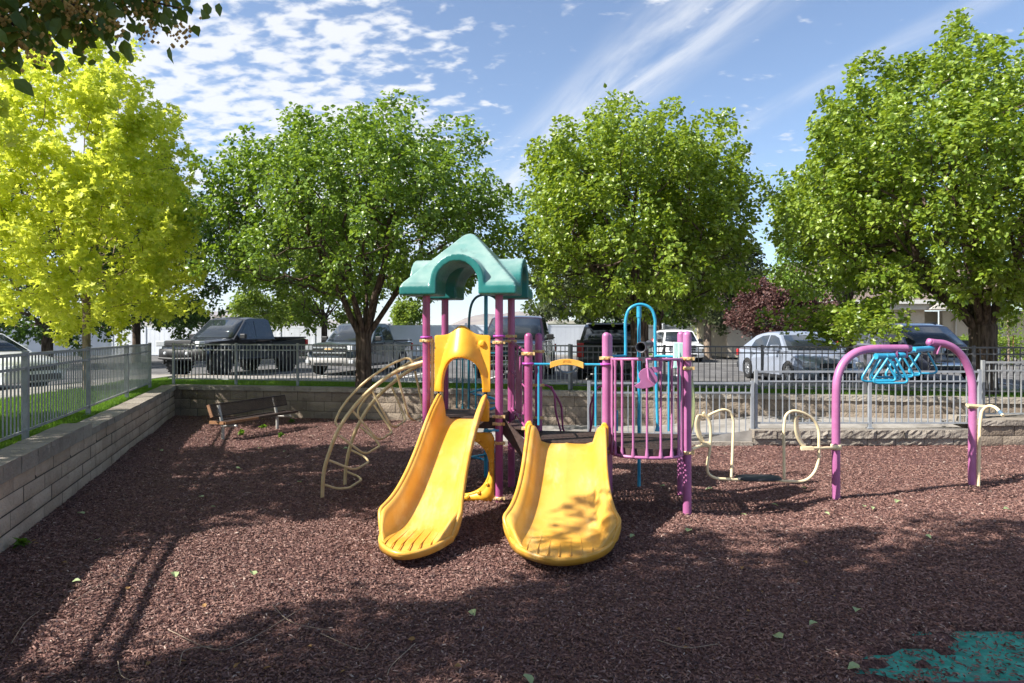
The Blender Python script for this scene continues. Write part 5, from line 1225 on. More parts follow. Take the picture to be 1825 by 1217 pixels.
# ------------------------------------------------------------------ bench
def bench():
    b = empty('park_bench', (-5.05, 13.3, 0), 0, 'tilted bench with perforated dark back and brown edge in the far left corner', 'bench')
    F = lambda x, y, Yd: Vector(((x-912.5)*Yd/FPX, Yd, pz(y, Yd)))
    Ya, Yb = 12.6, 14.0
    la, lb = F(397, 783, Ya), F(494, 765, Yb); la.z = lb.z = -.05
    for p, tx, ty, Yd, ka in ((la, 389, 722, Ya, (396, 760)), (lb, 487, 706, Yb, (492, 742))):
        m = MB(); k = F(ka[0], ka[1], Yd); m.tube([p, Vector((p.x, p.y, k.z)), F(tx, ty, Yd)], .030, 12); s = F(ka[0]+26, ka[1]-1, Yd-.1); m.tube([Vector((p.x, p.y, k.z)), s], .024, 10)
        m.build('leg', M['galv'], b)
    # back rest: strands crossing at a slant inside a frame
    e0, e1 = .28, .24
    A0, A1 = F(371, 722, Ya-.15), F(507, 704, Yb+.25); B0, B1 = F(378, 744, Ya-.2), F(511, 721, Yb+.2)
    m = MB(); U = (A1-A0); Lg = U.length; n = 64; k = 8
    for i in range(-k, n):
        for sgn in (1, -1):
            t0, t1 = i/n, (i+k)/n
            if sgn < 0: t0, t1 = t1, t0
            q0, q1 = A0.lerp(A1, t0), B0.lerp(B1, t1)
            lo, hi = 0, 1
            def clip(v0, v1, lo, hi):
                if v0 < 0: lo = max(lo, -v0/(v1-v0))
                if v0 > 1: lo = max(lo, (1-v0)/(v1-v0))
                if v1 < 0: hi = min(hi, -v0/(v1-v0))
                if v1 > 1: hi = min(hi, (1-v0)/(v1-v0))
                return lo, hi
            lo, hi = clip(t0, t1, 0, 1)
            if hi > lo: m.beam(q0.lerp(q1, lo), q0.lerp(q1, hi), .012, .004)
    m.tube([A0, A1, B1, B0, A0], .012, 6); o = m.build('backrest', M['bench_coat'], b)
    m = MB(); m.beam(F(371, 722, Ya-.16), F(378, 744, Ya-.21), .05, .05, up=Vector((1, 0, 0))); m.build('end_cap', M['wood'], o)
    S0, S1 = F(400, 754, Ya-.2), F(531, 733, Yb+.2); off = Vector((-.02, .34, 0)); m = MB(); 
    fw = Vector((.9, -.36, 0)).normalized()
    m.beam(S0, S1, .03, .045); m.beam(S0-fw*.34, S1-fw*.34, .03, .045)
    for i in range(60):
        p = S0.lerp(S1, i/59); m.beam(p, p-fw*.34, .012, .004)
    for i in range(9): m.beam(S0-fw*.34*i/9+Vector((0, 0, -.003)), S1-fw*.34*i/9+Vector((0, 0, -.003)), .012, .004)
    o = m.build('seat', M['bench_coat'], b); m = MB(); m.beam(S0+Vector((0, 0, 0)), S0-fw*.34, .05, .05); m.beam(S0+Vector((.012, -.012, -.002)), S0.lerp(S1, .42)+Vector((.012, -.012, -.002)), .03, .048); m.build('end_cap', M['wood'], o)
bench()

# ------------------------------------------------------------------ vehicles
def car(name, label, cat, pos, h, Ld, W, H, style, paint_, wheel_r=.34, wheel_w=.23, clear=.22, rimm='rim', face='grey', rear=False):
    """pos centre on the road; h heading (unit, 2D); profile in metres, nose at +x"""
    rz = math.atan2(h[1], h[0]); root = empty(name, (pos[0], pos[1], pos[2]), rz, label, cat)
    hl = Ld/2; hw = W/2; belt = H*style['belt']; P = M[paint_]; bl = lambda mb, n, m, par=root, **k: mb.build(n, m, par, world=False, **k)
    fx, rx = style['axle'][0]*Ld-hl, style['axle'][1]*Ld-hl      # from tail: rear, front positions
    rxx, fxx = -hl+style['axle'][0]*Ld, -hl+style['axle'][1]*Ld; ar = wheel_r*1.16
    # silhouette of lower body, clockwise from tail bottom
    low = [(-hl, clear+.10)]
    def archpts(cx): 
        return [(cx-ar*math.cos(a), max(clear, wheel_r*.98+ar*math.sin(a)*1.02)) for a in np.linspace(-.35, math.pi+.35, 13)]
    bottom = [(-hl+.06, clear+.04)]+archpts(rxx)+archpts(fxx)+[(hl-.10, clear+.03)]
    top = [(x*Ld-hl, z*H) for x, z in style['deck']]        # from nose back to tail
    outline = bottom+top
    n = len(outline); cols = [-1, -.93, -.78, -.4, 0, .4, .78, .93, 1]
    def pt(x, z, c):
        a = abs(c); nose = max(0, (x-(hl-.75))/.75); tail = max(0, (-(x)-(hl-.5))/.5)
        w = hw*(1-.13*nose**2-.05*tail**2)*(1-.03*max(0, (z-belt*.75)/(belt*.4))); y = c*w
        zz_ = z
        if z > belt*.62: zz_ = z-.045*max(0, (a-.78)/.22)**1.5+.02*(1-a*a)
        xx = x-math.copysign(1, x)*(.16*nose*a**3 if x > 0 else .05*tail*a**3)
        if a == 1: 
            xx -= math.copysign(.012, x) if abs(x) > hl*.93 else 0
        return (xx, y, zz_)
    mb = MB(); rows = [[pt(x, z, c) for (x, z) in outline] for c in cols]
    mb.grid(rows, True, True); mb.add(rows[0], [tuple(range(n))]); mb.add(rows[-1], [tuple(reversed(range(n)))])
    body = bl(mb, 'body', P); e = body.modifiers.new('e', 'EDGE_SPLIT'); e.split_angle = R(35)
    # cabin
    cab = [(x*Ld-hl, z*H) for x, z in style['cab']]          # base front, roof front, (mid), roof rear, base rear
    zb_ = cab[0][1]; zt_ = max(z for _, z in cab)
    def sidey(z): return hw*(.955-.20*max(0, (z-zb_))/(zt_-zb_)*style.get('tumble', .9))
    mb = MB(); cc = [-1, -.9, -.5, 0, .5, .9, 1]
    rows = [[(x, c*sidey(z), z+(.03*(1-c*c) if z > zt_-.08 else 0)-(.02 if abs(c) == 1 and z > zt_-.08 else 0)) for x, z in cab] for c in cc]
    mb.grid(rows, True, False); m_ = len(cab); mb.add(rows[0], [tuple(range(m_))]); mb.add(rows[-1], [tuple(reversed(range(m_)))])
    cb_ = bl(mb, 'cabin', P); e = cb_.modifiers.new('e', 'EDGE_SPLIT'); e.split_angle = R(28)
    G = M['glass']
    def plane(x0, z0, x1, z1, inset, nm, cut0=.07, cut1=.06, off=.012):
        a, b = Vector((x0, 0, z0)), Vector((x1, 0, z1)); d = (b-a).normalized(); nn = Vector((-d.z, 0, d.x)); 
        if nn.z < 0 or (abs(nn.z) < .3 and nn.x*(x0) < 0): nn = -nn
        p, q = a+d*cut0, b-d*cut1; mb = MB(); cs_ = [-1, -.6, -.2, .2, .6, 1]; 
        r1 = [p+nn*off+Vector((.04*(1-c*c)*(1 if nn.x > 0 else -1), c*(sidey(p.z)-inset), 0)) for c in cs_]; r2 = [q+nn*off+Vector((.03*(1-c*c)*(1 if nn.x > 0 else -1), c*(sidey(q.z)-inset), .012*(1-c*c))) for c in cs_]
        mb.grid([r1, r2], True); return bl(mb, nm, G, solid=.006, recalc=False)
    plane(cab[0][0], cab[0][1], cab[1][0], cab[1][1], .07, 'windscreen')
    plane(cab[-1][0], cab[-1][1], cab[-2][0], cab[-2][1], .10, 'rear_window', .10, .05)
    for s in (-1, 1):
        for win in style['win']:
            mb = MB(); pts = [(x*Ld-hl, z*H) for x, z in win]; A = [(x, s*(sidey(z)+.006), z) for x, z in pts]; B = [(x, s*(sidey(z)-.01), z) for x, z in pts]; k = len(A)
            mb.add(A+B, [tuple(range(k)), tuple(range(2*k-1, k-1, -1))]+[(i, (i+1) % k, k+(i+1) % k, k+i) for i in range(k)]); bl(mb, 'side_window', G)
        # door lines, sill
        for x in style['seams']:
            mb = MB(); X = x*Ld-hl; mb.box((X, s*(hw*.994), (clear+.12+belt)/2), (.012, .02, belt-clear-.16)); bl(mb, 'door_seam', M['trim_black'])
        for x in style['handles']: mb = MB(); mb.box((x*Ld-hl, s*(hw*1.0), belt-.10), (.16, .03, .03)); bl(mb, 'door_handle', P if not style.get('chrome') else M['chrome'], bevel=.006)
        mb = MB(); mx_ = style['mirror']*Ld-hl; mb.box((mx_, s*(hw+.10), belt+.10), (.12, .22, .17)); mb.box((mx_+.02, s*(hw-.02), belt+.03), (.06, .14, .05)); bl(mb, 'mirror', P if style.get('mirror_paint') else M['trim_black'], bevel=.03)
        mb = MB(); mb.box(((rxx+fxx)/2, s*(hw*.97), clear+.03), (fxx-rxx-2.15*ar, .08, .10)); bl(mb, 'sill', M['trim_black'], bevel=.02)
        if style.get('flare'):
            for ax in (rxx, fxx):
                mb = MB(); pts = [(ax-ar*math.cos(a), s*(hw*.99), wheel_r*.98+ar*math.sin(a)) for a in np.linspace(-.1, math.pi+.1, 15)]; mb.tube(pts, .05, 8); bl(mb, 'wheel_arch', M['trim_black'])
    for ax in (rxx, fxx):
        for s in (-1, 1):
            c = Vector((ax, s*(hw-wheel_w*.45), wheel_r)); mb = MB(); ww = wheel_w/2; r0 = wheel_r*(.62 if not style.get('offroad') else .55)
            mb.lathe([(r0, -ww), (wheel_r*.93, -ww), (wheel_r, -ww*.72), (wheel_r, ww*.72), (wheel_r*.93, ww), (r0, ww)], c, axis=Vector((0, s, 0)), seg=32)
            if style.get('offroad'):
                for k in range(26): a = 2*math.pi*k/26; mb.box(c+Vector((math.cos(a)*wheel_r, 0, math.sin(a)*wheel_r)), (.05, wheel_w*.96, .03), ry=-a+math.pi/2)
            w = bl(mb, 'wheel', M['tyre']); mb = MB(); f = Vector((0, s, 0))
            mb.lathe([(r0, ww*.86), (r0*.93, ww*.95), (r0*.88, ww*.55), (.03, ww*.5)], c, axis=f, seg=28)
            for k in range(style.get('spokes', 10)):
                a = 2*math.pi*k/style.get('spokes', 10); u = Vector((math.cos(a), 0, math.sin(a))); mb.beam(c+f*ww*.72+u*.03, c+f*ww*.84+u*r0*.93, .045 if style.get('spokes', 10) > 6 else .07, .02, up=f)
            mb.lathe([(.05, ww*.6), (.05, ww*.9), (.01, ww*.93)], c, axis=f, seg=12); bl(mb, 'rim', M[rimm], w)
    # dark underbody
    mb = MB(); mb.box((0, 0, clear+.14), (Ld*.9, W*.80, .22)); bl(mb, 'underbody', M['trim_black'])
    # nose
    fz = style['nose']; X = hl
    mb = MB()
    g0, g1 = fz['grille']; gw = fz['gw']*hw
    mb.box((X-.03, 0, (g0+g1)/2), (.08, gw*2, g1-g0)); gr = bl(mb, 'grille', M['trim_black'], bevel=.02)
    nb = fz.get('bars', 2)
    mb = MB(); bm_ = M[fz.get('barmat', 'chrome')]
    for k in range(nb):
        zc = g0+(g1-g0)*(k+.5)/nb; mb.box((X+.018, 0, zc), (.02, gw*1.96, fz.get('bt', .03)))
    if nb: bl(mb, 'grille_bar', bm_, gr, bevel=.006)
    for s in (-1, 1):
        mb = MB(); z0, z1 = fz['lamp']; mb.box((X-.10, s*(hw*.80), (z0+z1)/2), (.20, hw*.30, z1-z0), rz=-s*.35); bl(mb, 'headlight', M['lamp_clear'], bevel=.025)
    b0, b1 = fz['bumper']; mb = MB(); cs_ = np.linspace(-1, 1, 13)
    rows = [[(X+.05-.20*abs(c)**3+dx, c*hw*.97, z) for c in cs_] for z, dx in ((b0, -.04), (b0+.03, 0), (b1-.03, 0), (b1, -.04))]
    mb.grid(rows, True); mb.grid([rows[-1], [(p[0]-.12, p[1], p[2]) for p in rows[-1]]], True); mb.grid([rows[0], [(p[0]-.12, p[1], p[2]) for p in rows[0]]], True)
    bu = bl(mb, 'bumper', M[fz.get('bmat', 'trim_black')] if fz.get('bmat', 'x') != 'paint' else P, recalc=False)
    if fz.get('intake'):
        mb = MB(); i0, i1 = fz['intake']; mb.box((X+.035, 0, (i0+i1)/2), (.05, hw*1.1, i1-i0)); bl(mb, 'intake', M['trim_black'], bu, bevel=.015)
    # tail
    tz = style['tail']
    for s in (-1, 1):
        mb = MB(); mb.box((-hl+.04, s*hw*.88, (tz['lamp'][0]+tz['lamp'][1])/2), (.14, hw*.20, tz['lamp'][1]-tz['lamp'][0])); bl(mb, 'tail_light', M['lamp_red'], bevel=.02)
    mb = MB(); mb.box((-hl-.03, 0, clear+.24), (.14, W*.94, .20)); bl(mb, 'rear_bumper', M['chrome'] if style.get('chrome') else M['trim_black'], bevel=.03)
    mb = MB(); mb.box((-hl-.008, 0, tz.get('plate', belt*.6)), (.02, .30, .15)); bl(mb, 'number_plate', M['plate'])
    if style.get('bed'):     # open load bed with an inner well and tailgate
        x0, x1 = style['bed']; mb = MB(); xa, xb = x0*Ld-hl, x1*Ld-hl; z = style['deck'][-2][1]*H
        mb.box(((xa+xb)/2, 0, z+.006), (xb-xa-.12, W*.80, .012)); bl(mb, 'load_bed', M['trim_black'])
        for s in (-1, 1): mb = MB(); mb.box(((xa+xb)/2, s*hw*.91, z+.02), (xb-xa, .07, .05)); bl(mb, 'bed_rail', M['trim_black'], bevel=.01)
    if style.get('extra'): style['extra'](root, hl, hw, H, belt, bl, P, body)
    return root
PICK = dict(belt=.62, axle=(.215, .835), deck=[(1.0, .30), (1.0, .50), (.985, .575), (.93, .605), (.80, .625), (.70, .64), (.69, .64), (.36, .64), (.35, .625), (.0, .635), (0.0, .30)],
            cab=[(.735, .62), (.60, .975), (.56, 1.0), (.42, 1.0), (.385, .975), (.355, .62)], win=[[(.685, .655), (.60, .925), (.545, .94), (.545, .655)], [(.53, .655), (.53, .94), (.41, .93), (.375, .655)]],
            seams=(.70, .54, .385), handles=(.565, .405), mirror=.685, tail=dict(lamp=(.75, 1.05)), bed=(.01, .345), tumble=.9)
import copy
def sty(b, **k): d = copy.deepcopy(b); d.update(k); return d
def bowtie(root, hl, hw, H, belt, bl, P, body):
    mb = MB(); y = .16; z = .045; poly = [(-y, -.028), (-.045, -.028), (-.055, -z), (.055, -z), (.045, -.028), (y, -.028), (y-.02, .028), (.045, .028), (.055, z), (-.055, z), (-.045, .028), (-y+.02, .028)]
    mb.prism(poly, Vector((hl+.03, 0, .885)), Vector((0, 1, 0)), Vector((0, 0, 1)), .02); bl(mb, 'emblem', M['gold'], bevel=.003)
    for s in (-1, 1): mb = MB(); mb.box((hl-.02, s*hw*.84, .47), (.06, .16, .12)); bl(mb, 'fog_light', M['lamp_clear'], bevel=.02)
    mb = MB(); mb.tube([(-.10*5.4*0-.2, .3, H-.02), (-.24, .3, H+.16)], .008, 6); bl(mb, 'aerial', M['trim_black'])
def lifted(root, hl, hw, H, belt, bl, P, body):
    mb = MB(); mb.tube([(hl+.10, -hw*.7, .62), (hl+.14, 0, .60), (hl+.10, hw*.7, .62)], .04, 8); bl(mb, 'bull_bar', M['trim_black'])
    mb = MB(); mb.tube([(hl-.1, hw*.2, H*.60), (hl-.4, hw*.2, H*.66)], .02, 6)
    for s in (-1, 1):
        mb = MB(); mb.tube([(-hl*.18, s*hw*1.02, .55), (hl*.40, s*hw*1.02, .55)], .035, 8); bl(mb, 'side_step', M['trim_black'])
        mb = MB(); mb.lathe([(.001, .02), (.05, .015), (.055, 0)], Vector((hl+.10, s*hw*.45, .78)), axis=Vector((1, 0, 0)), seg=14); bl(mb, 'fog_light', M['lamp_clear'])
    mb = MB(); mb.box((-hl*.30, 0, H*.72), (.04, hw*1.5, .05)); mb.box((-hl*.30, hw*.7, H*.68), (.04, .04, .14)); mb.box((-hl*.30, -hw*.7, H*.68), (.04, .04, .14)); bl(mb, 'bed_rack', M['chrome'])
hd = lambda a: (math.sin(a), -math.cos(a))       # heading: 0 = straight to the viewer's side, + = towards the right
def road(px_, Y_): p = at(px_, 595, Y_); return (p.x, p.y, RZ+.002)
car('pickup_truck', 'black lifted pickup with big off road tyres, first from the left', 'pickup', road(425, 24.7), hd(R(-19)), 5.55, 1.98, 1.98,
    sty(PICK, flare=True, offroad=True, spokes=6, extra=lifted, nose=dict(grille=(.98, 1.20), gw=.55, bars=1, bt=.12, barmat='trim_black', lamp=(1.0, 1.18), bumper=(.62, .92), bmat='trim_black'), tail=dict(lamp=(.9, 1.2))), 'paint_black', wheel_r=.46, wheel_w=.34, clear=.52, rimm='rim_dark')
car('pickup_truck', 'grey crew cab pickup with chrome barred grille, parked behind the forked trunk', 'pickup', road(648, 25.6), hd(R(-13)), 5.35, 1.90, 1.79,
    sty(PICK, extra=bowtie, mirror_paint=False, nose=dict(grille=(.68, 1.03), gw=.66, bars=2, bt=.05, lamp=(.82, 1.03), bumper=(.33, .60), bmat='bumper_grey', intake=(.36, .45)), belt=.635), 'paint_grey', wheel_r=.39, wheel_w=.26, clear=.30)
car('pickup_truck', 'large dark plum pickup with tow mirrors, seen behind the purple posts', 'pickup', road(925, 22.4), hd(R(-8)), 5.9, 2.03, 1.97,
    sty(PICK, chrome=True, nose=dict(grille=(.72, 1.12), gw=.68, bars=3, bt=.04, lamp=(.82, 1.12), bumper=(.42, .66), bmat='chrome')), 'paint_plum', wheel_r=.42, wheel_w=.28, clear=.34)
def spoiler(root, hl, hw, H, belt, bl, P, body):
    mb = MB(); mb.box((-hl+.30, 0, H-.045), (.30, hw*1.35, .03)); bl(mb, 'spoiler', P, bevel=.01)
    mb = MB(); mb.lathe([(.03, 0), (.012, .05), (.006, .09)], Vector((-hl+.75, 0, H-.01)), seg=8); bl(mb, 'aerial', M['trim_black'])
    for s in (-1, 1): mb = MB(); mb.tube([(-hl*.45, s*hw*.68, H+.02), (hl*.1, s*hw*.68, H+.03)], .018, 8); bl(mb, 'roof_rail', M['trim_black'])
SUV = dict(belt=.60, axle=(.20, .80), deck=[(1.0, .28), (1.0, .46), (.985, .54), (.93, .575), (.80, .60), (.70, .615), (.69, .615), (.05, .63), (.01, .60), (0, .52), (0, .28)],
           cab=[(.75, .60), (.62, .955), (.57, .99), (.30, 1.0), (.10, .98), (.065, .93), (.015, .61)], win=[[(.69, .64), (.615, .91), (.54, .93), (.54, .64)], [(.525, .64), (.525, .93), (.35, .93), (.35, .64)], [(.335, .64), (.335, .93), (.14, .91), (.10, .66)]],
           seams=(.70, .53, .34), handles=(.56, .37), mirror=.68, tail=dict(lamp=(.75, 1.15), plate=.80), nose=dict(grille=(.55, .85), gw=.5, bars=3, lamp=(.68, .86), bumper=(.28, .50), bmat='paint', intake=(.30, .42)), tumble=1.0)
car('suv', 'black suv showing its tailgate and rear window, parked in front of the middle tree', 'car', road(1092, 21.6), (.16, .987), 4.9, 1.98, 1.72, sty(SUV, extra=spoiler), 'paint_black', wheel_r=.38, clear=.26)
car('suv', 'white suv parked across the lot beyond the purple balcony posts', 'car', road(1206, 35.5), hd(R(-2)), 4.5, 1.86, 1.62, sty(SUV, extra=spoiler), 'paint_white', wheel_r=.35)
SEDAN = dict(belt=.62, axle=(.20, .80), deck=[(1.0, .30), (1.0, .40), (.985, .46), (.93, .53), (.82, .60), (.72, .645), (.71, .645), (.20, .68), (.10, .70), (.01, .66), (0, .56), (0, .30)],
             cab=[(.755, .625), (.60, .945), (.54, .99), (.42, 1.0), (.32, .975), (.25, .92), (.09, .69)], win=[[(.70, .655), (.60, .88), (.53, .93), (.47, .935), (.47, .66)], [(.455, .66), (.455, .935), (.36, .92), (.26, .83), (.23, .69)]],
             seams=(.72, .46, .27), handles=(.50, .30), mirror=.665, mirror_paint=True, tail=dict(lamp=(.72, .92)), nose=dict(grille=(.50, .62), gw=.5, bars=0, lamp=(.52, .66), bumper=(.22, .50), bmat='paint', intake=(.27, .42)), tumble=1.15, spokes=10)
car('sedan', 'silver sedan parked in front of the plum tree, its side facing left', 'car', road(1418, 20.4), hd(R(4)), 4.55, 1.80, 1.47, sty(SEDAN), 'paint_silver', wheel_r=.33, clear=.17)
car('suv', 'grey blue suv half hidden by leaves, behind the pink arch', 'car', road(1622, 21.6), hd(R(3)), 5.1, 2.0, 1.72, sty(SUV, chrome=True, extra=spoiler, nose=dict(grille=(.75, 1.05), gw=.6, bars=2, lamp=(.85, 1.05), bumper=(.42, .62), bmat='chrome')), 'paint_suv', wheel_r=.40, clear=.34)
car('sedan', 'white car at the left edge behind the side fence', 'car', (-13.95, 17.3, RZ+.002), (.985, -.17), 4.7, 1.84, 1.5, sty(SEDAN), 'paint_white', wheel_r=.34, clear=.18)

# ------------------------------------------------------------------ buildings across the lot
def wall_box(mb, a, b, z0, z1, th=.2): mb.beam(Z(a, (z0+z1)/2), Z(b, (z0+z1)/2), th, z1-z0)
def house_gable():
    Y = 38; F = lambda x, y, d=0: Vector(((x-912.5)*Y/FPX, Y+d, CH-(y-HZ)*Y/FPX))
    h = empty('house', (F(1390, 0).x, Y, RZ+.1), 0, 'beige stucco house with a sloping gable roof behind the plum tree', 'house')
    a, b = F(1296, 0), F(1484, 0); x0, x1, zb, ze = a.x, b.x, RZ+.1, F(0, 566).z; xm = (x0+x1)/2; zr = ze+(xm-x0)*.52
    mb = MB(); poly = [(x0, zb), (x1, zb), (x1, ze), (xm, zr), (x0, ze)]
    mb.prism(poly, Vector((0, Y, 0)), Vector((1, 0, 0)), Vector((0, 0, 1)), -7); mb.build('wall', M['stucco'], h)
    for s, xa in ((-1, x0-.35), (1, x1+.35)):
        mb = MB(); za = ze-.35*.52; zr_ = zr+.12; q = [(xa, za+.02), (xm, zr_), (xm, zr_+.16), (xa, za+.18)]
        mb.prism(q, Vector((0, Y-.35, 0)), Vector((1, 0, 0)), Vector((0, 0, 1)), -7.7*1); mb.build('roof', M['roof_tile'], h)
        mb = MB(); mb.beam(Vector((xa, Y-.38, za+.09)), Vector((xm, Y-.38, zr_+.07)), .05, .2); mb.build('fascia', M['trim_white'], h)
    mb = MB(); mb.tube([F(1478, 562, -.06), F(1478, 622, -.06)], .05, 8); mb.build('downpipe', M['dark_opening'], h)
    c = F(1462, 0); mb = MB(); mb.box((c.x, Y-.03, F(0, 605).z), (.65, .06, .95)); w = mb.build('utility_panel', M['leaf_dark'] if False else M['galv'], h)
    c = F(1352, 0); mb = MB(); mb.box((c.x, Y-.04, F(0, 598).z), (.9, .06, 1.0)); w = mb.build('window', M['trim_white'], h); mb = MB(); mb.box((c.x, Y-.08, F(0, 598).z), (.76, .02, .86)); mb.build('pane', M['glass_window'], w)
house_gable()
def house_right():
    Y = 37; F = lambda x, y, d=0: Vector(((x-912.5)*Y/FPX, Y+d, CH-(y-HZ)*Y/FPX))
    h = empty('house', (F(1680, 0).x, Y, RZ+.1), 0, 'pale stucco house with porch openings behind the grey suv and the hedge', 'house')
    zb = RZ+.1; ze = F(0, 552).z
    mb = MB(); 
    segs = [(1500, 1590, 0), (1618, 1648, 0), (1705, 2100, 1.2)]
    for x0, x1, d in segs: a, b = F(x0, 0, d), F(x1, 0, d); mb.box(((a.x+b.x)/2, a.y+.15, (zb+ze)/2), (b.x-a.x, .3, ze-zb))
    a, b = F(1590, 0, 0), F(1618, 0, 0); mb.box(((a.x+b.x)/2, a.y+.15, ze-.25), (b.x-a.x, .298, .5))
    a, b = F(1480, 0, 2.5), F(1720, 0, 2.5); mb.box(((a.x+b.x)/2, a.y, (zb+ze)/2), (b.x-a.x, .3, ze-zb-.02)); mb.build('wall', M['stucco'], h)
    a, b = F(1480, 0), F(1705, 0); mb = MB(); mb.box(((a.x+b.x)/2, Y+.05, ze+.22), (b.x-a.x+.6, 1.2, .45)); mb.build('beam', M['stucco_pale'], h, bevel=.02)
    x0, x1 = F(1480, 0).x-.5, F(2100, 0).x; mb = MB(); mb.add([(x0, Y-.8, ze+.45), (x1, Y-.8, ze+.45), (x1, Y+5, ze+3.0), (x0, Y+5, ze+3.0)], [(0, 1, 2, 3)]); mb.build('roof', M['roof_tile'], h, solid=.15)
    mb = MB(); mb.box(((x0+x1)/2, Y-.85, ze+.40), (x1-x0, .06, .22)); mb.build('fascia', M['trim_white'], h)
    c = F(1605, 0, 2.3); mb = MB(); mb.box((c.x, c.y, zb+1.05), (.95, .08, 2.1)); mb.build('door', M['dark_opening'], h, bevel=.01)
    for x in (1790, 1900): c = F(x, 0, 1.2); mb = MB(); mb.box((c.x, c.y-.02, zb+1.55), (1.5, .08, 1.3)); w = mb.build('window', M['trim_white'], h); mb = MB(); mb.box((c.x, c.y-.065, zb+1.55), (1.32, .02, 1.12)); mb.build('pane', M['glass_window'], w)
    mb = MB(); mb.tube([F(1727, 555, 1.1), F(1727, 622, 1.1)], .05, 8); mb.build('downpipe', M['stucco_pale'], h)
    # porch gable
    xg0, xg1 = F(1640, 0).x, F(1712, 0).x; mb = MB(); mb.prism([(xg0, ze), (xg1, ze), ((xg0+xg1)/2, ze+.85)], Vector((0, Y-.9, 0)), Vector((1, 0, 0)), Vector((0, 0, 1)), -1.5); mb.build('porch_gable', M['stucco_pale'], h)
house_right()
def shed(name, label, x0, x1, y0, y1, Y, m1, m2, h_=2.2):
    F = lambda x, y: Vector(((x-912.5)*Y/FPX, Y, CH-(y-HZ)*Y/FPX)); a, b = F(x0, y0), F(x1, y1)
    h = empty(name, ((a.x+b.x)/2, Y, .5), 0, label, 'shed' if 'shed' in name else 'house'); mb = MB(); mb.box(((a.x+b.x)/2, Y+2, (b.z+.4)/2), (b.x-a.x-.4, 4, b.z-.4)); mb.build('wall', M[m2], h)
    mb = MB(); xm = (a.x+b.x)/2; mb.prism([(a.x-.1, b.z), (b.x+.1, b.z), (b.x-.6, a.z), (a.x+.6, a.z)], Vector((0, Y-.3, 0)), Vector((1, 0, 0)), Vector((0, 0, 1)), -4.6); mb.build('roof', M[m1], h); return h
shed('shed', 'low shed with a white roof edge behind the white fence, right of the plum pickup', 972, 1066, 571, 577, 50, 'trim_white', 'stucco_pale')
shed('house', 'low dark red roofed house beyond the white fence at the far left', 96, 142, 568, 588, 60, 'roof_red', 'stucco')
shed('house', 'low pale roofed house beyond the white fence left of the black pickup', 248, 300, 578, 587, 62, 'trim_white', 'stucco_pale')
# hedges
def hedge(label, x0, x1, yt, Yd, seed, lm='leaf_lime'):
    r = np.random.default_rng(seed); a, b = at(x0, 0, Yd).x, at(x1, 0, Yd).x; zt = CH-(yt-HZ)*Yd/FPX; zb = RZ+.1; n = int((b-a)*900)
    root = empty('hedge', ((a+b)/2, Yd, zb), 0, label, 'hedge')
    P = np.stack([r.uniform(a, b, n), Yd+r.uniform(-.45, .45, n), zb+(zt-zb)*r.random(n)**.6], 1); e = .10*np.array([mnoise.noise(Vector((p[0]*1.7, p[1]*2, p[2]*2))) for p in P]); P[:, 2] += e*2
    leaves('foliage', P-np.array([(a+b)/2, Yd, zb]), r.normal(0, 1, (n, 3)), r.normal(0, .6, (n, 3))+[0, -.2, .8], .11*r.uniform(.6, 1.3, n), 'diamond', M[lm], root, 1.2)
    m = MB(); k = max(3, int((b-a)/.5))
    for i in range(k): x = a+(b-a)*(i+.5)/k; m.tube([(x, Yd, zb), (x+.05, Yd, zb+(zt-zb)*.6)], [.03, .015], 6)
    m.build('stem', M['bark'], root)
hedge('trimmed yellow green hedge left of the big right trunk', 1703, 1742, 601, 31, 71)
hedge('trimmed yellow green hedge right of the big right trunk', 1762, 1822, 599, 30.4, 72)
hedge('dark green shrub row across the car park at the foot of the white fence', 335, 545, 626, 40.5, 73, 'leaf_dark')
hedge('round yellow green bush beside the white fence, right of the middle tree', 1192, 1250, 567, 44.5, 74)
# sapling with stake
def sapling():
    Y = 26; x = at(1797, 0, Y).x; s = empty('sapling', (x, Y, RZ), 0, 'slim staked sapling at the right edge in front of the hedge', 'tree'); m = MB()
    m.tube([(x, Y, .5), (x+.02, Y, 1.6), (x-.02, Y, 3.0)], [.045, .04, .02], 8); 
    m.build('trunk', M['bark_pale'], s); m = MB(); m.tube([(x+.2, Y, .5), (x+.2, Y, 1.9)], .022, 6); m.build('stake', M['wood'], s)
    r = np.random.default_rng(5); n = 900; P = np.stack([r.normal(0, .38, n), r.normal(0, .38, n), 2.6-.5+r.normal(0, .55, n)], 1); leaves('crown', P, r.normal(0, 1, (n, 3)), r.normal(0, .6, (n, 3))+[0, 0, .8], .10*r.uniform(.6, 1.3, n), 'diamond', M['leaf_lime'], s)
sapling()
# utility pole far away
def upole():
    Y = 75; p = at(393, 0, Y); o = empty('utility_pole', (p.x, Y, .5), 0, 'distant wooden utility pole with two crossarms above the black pickup', 'utility pole'); m = MB()
    m.tube([(p.x, Y, .4), (p.x, Y, CH+(HZ-557)*Y/FPX)], [.16, .11], 8); m.build('pole', M['bark_pale'], o)
    for y in (563, 566.5): m = MB(); m.box((p.x, Y, CH+(HZ-y)*Y/FPX), (1.5 if y < 565 else 1.2, .12, .12)); m.build('crossarm', M['bark_pale'], o)
upole()

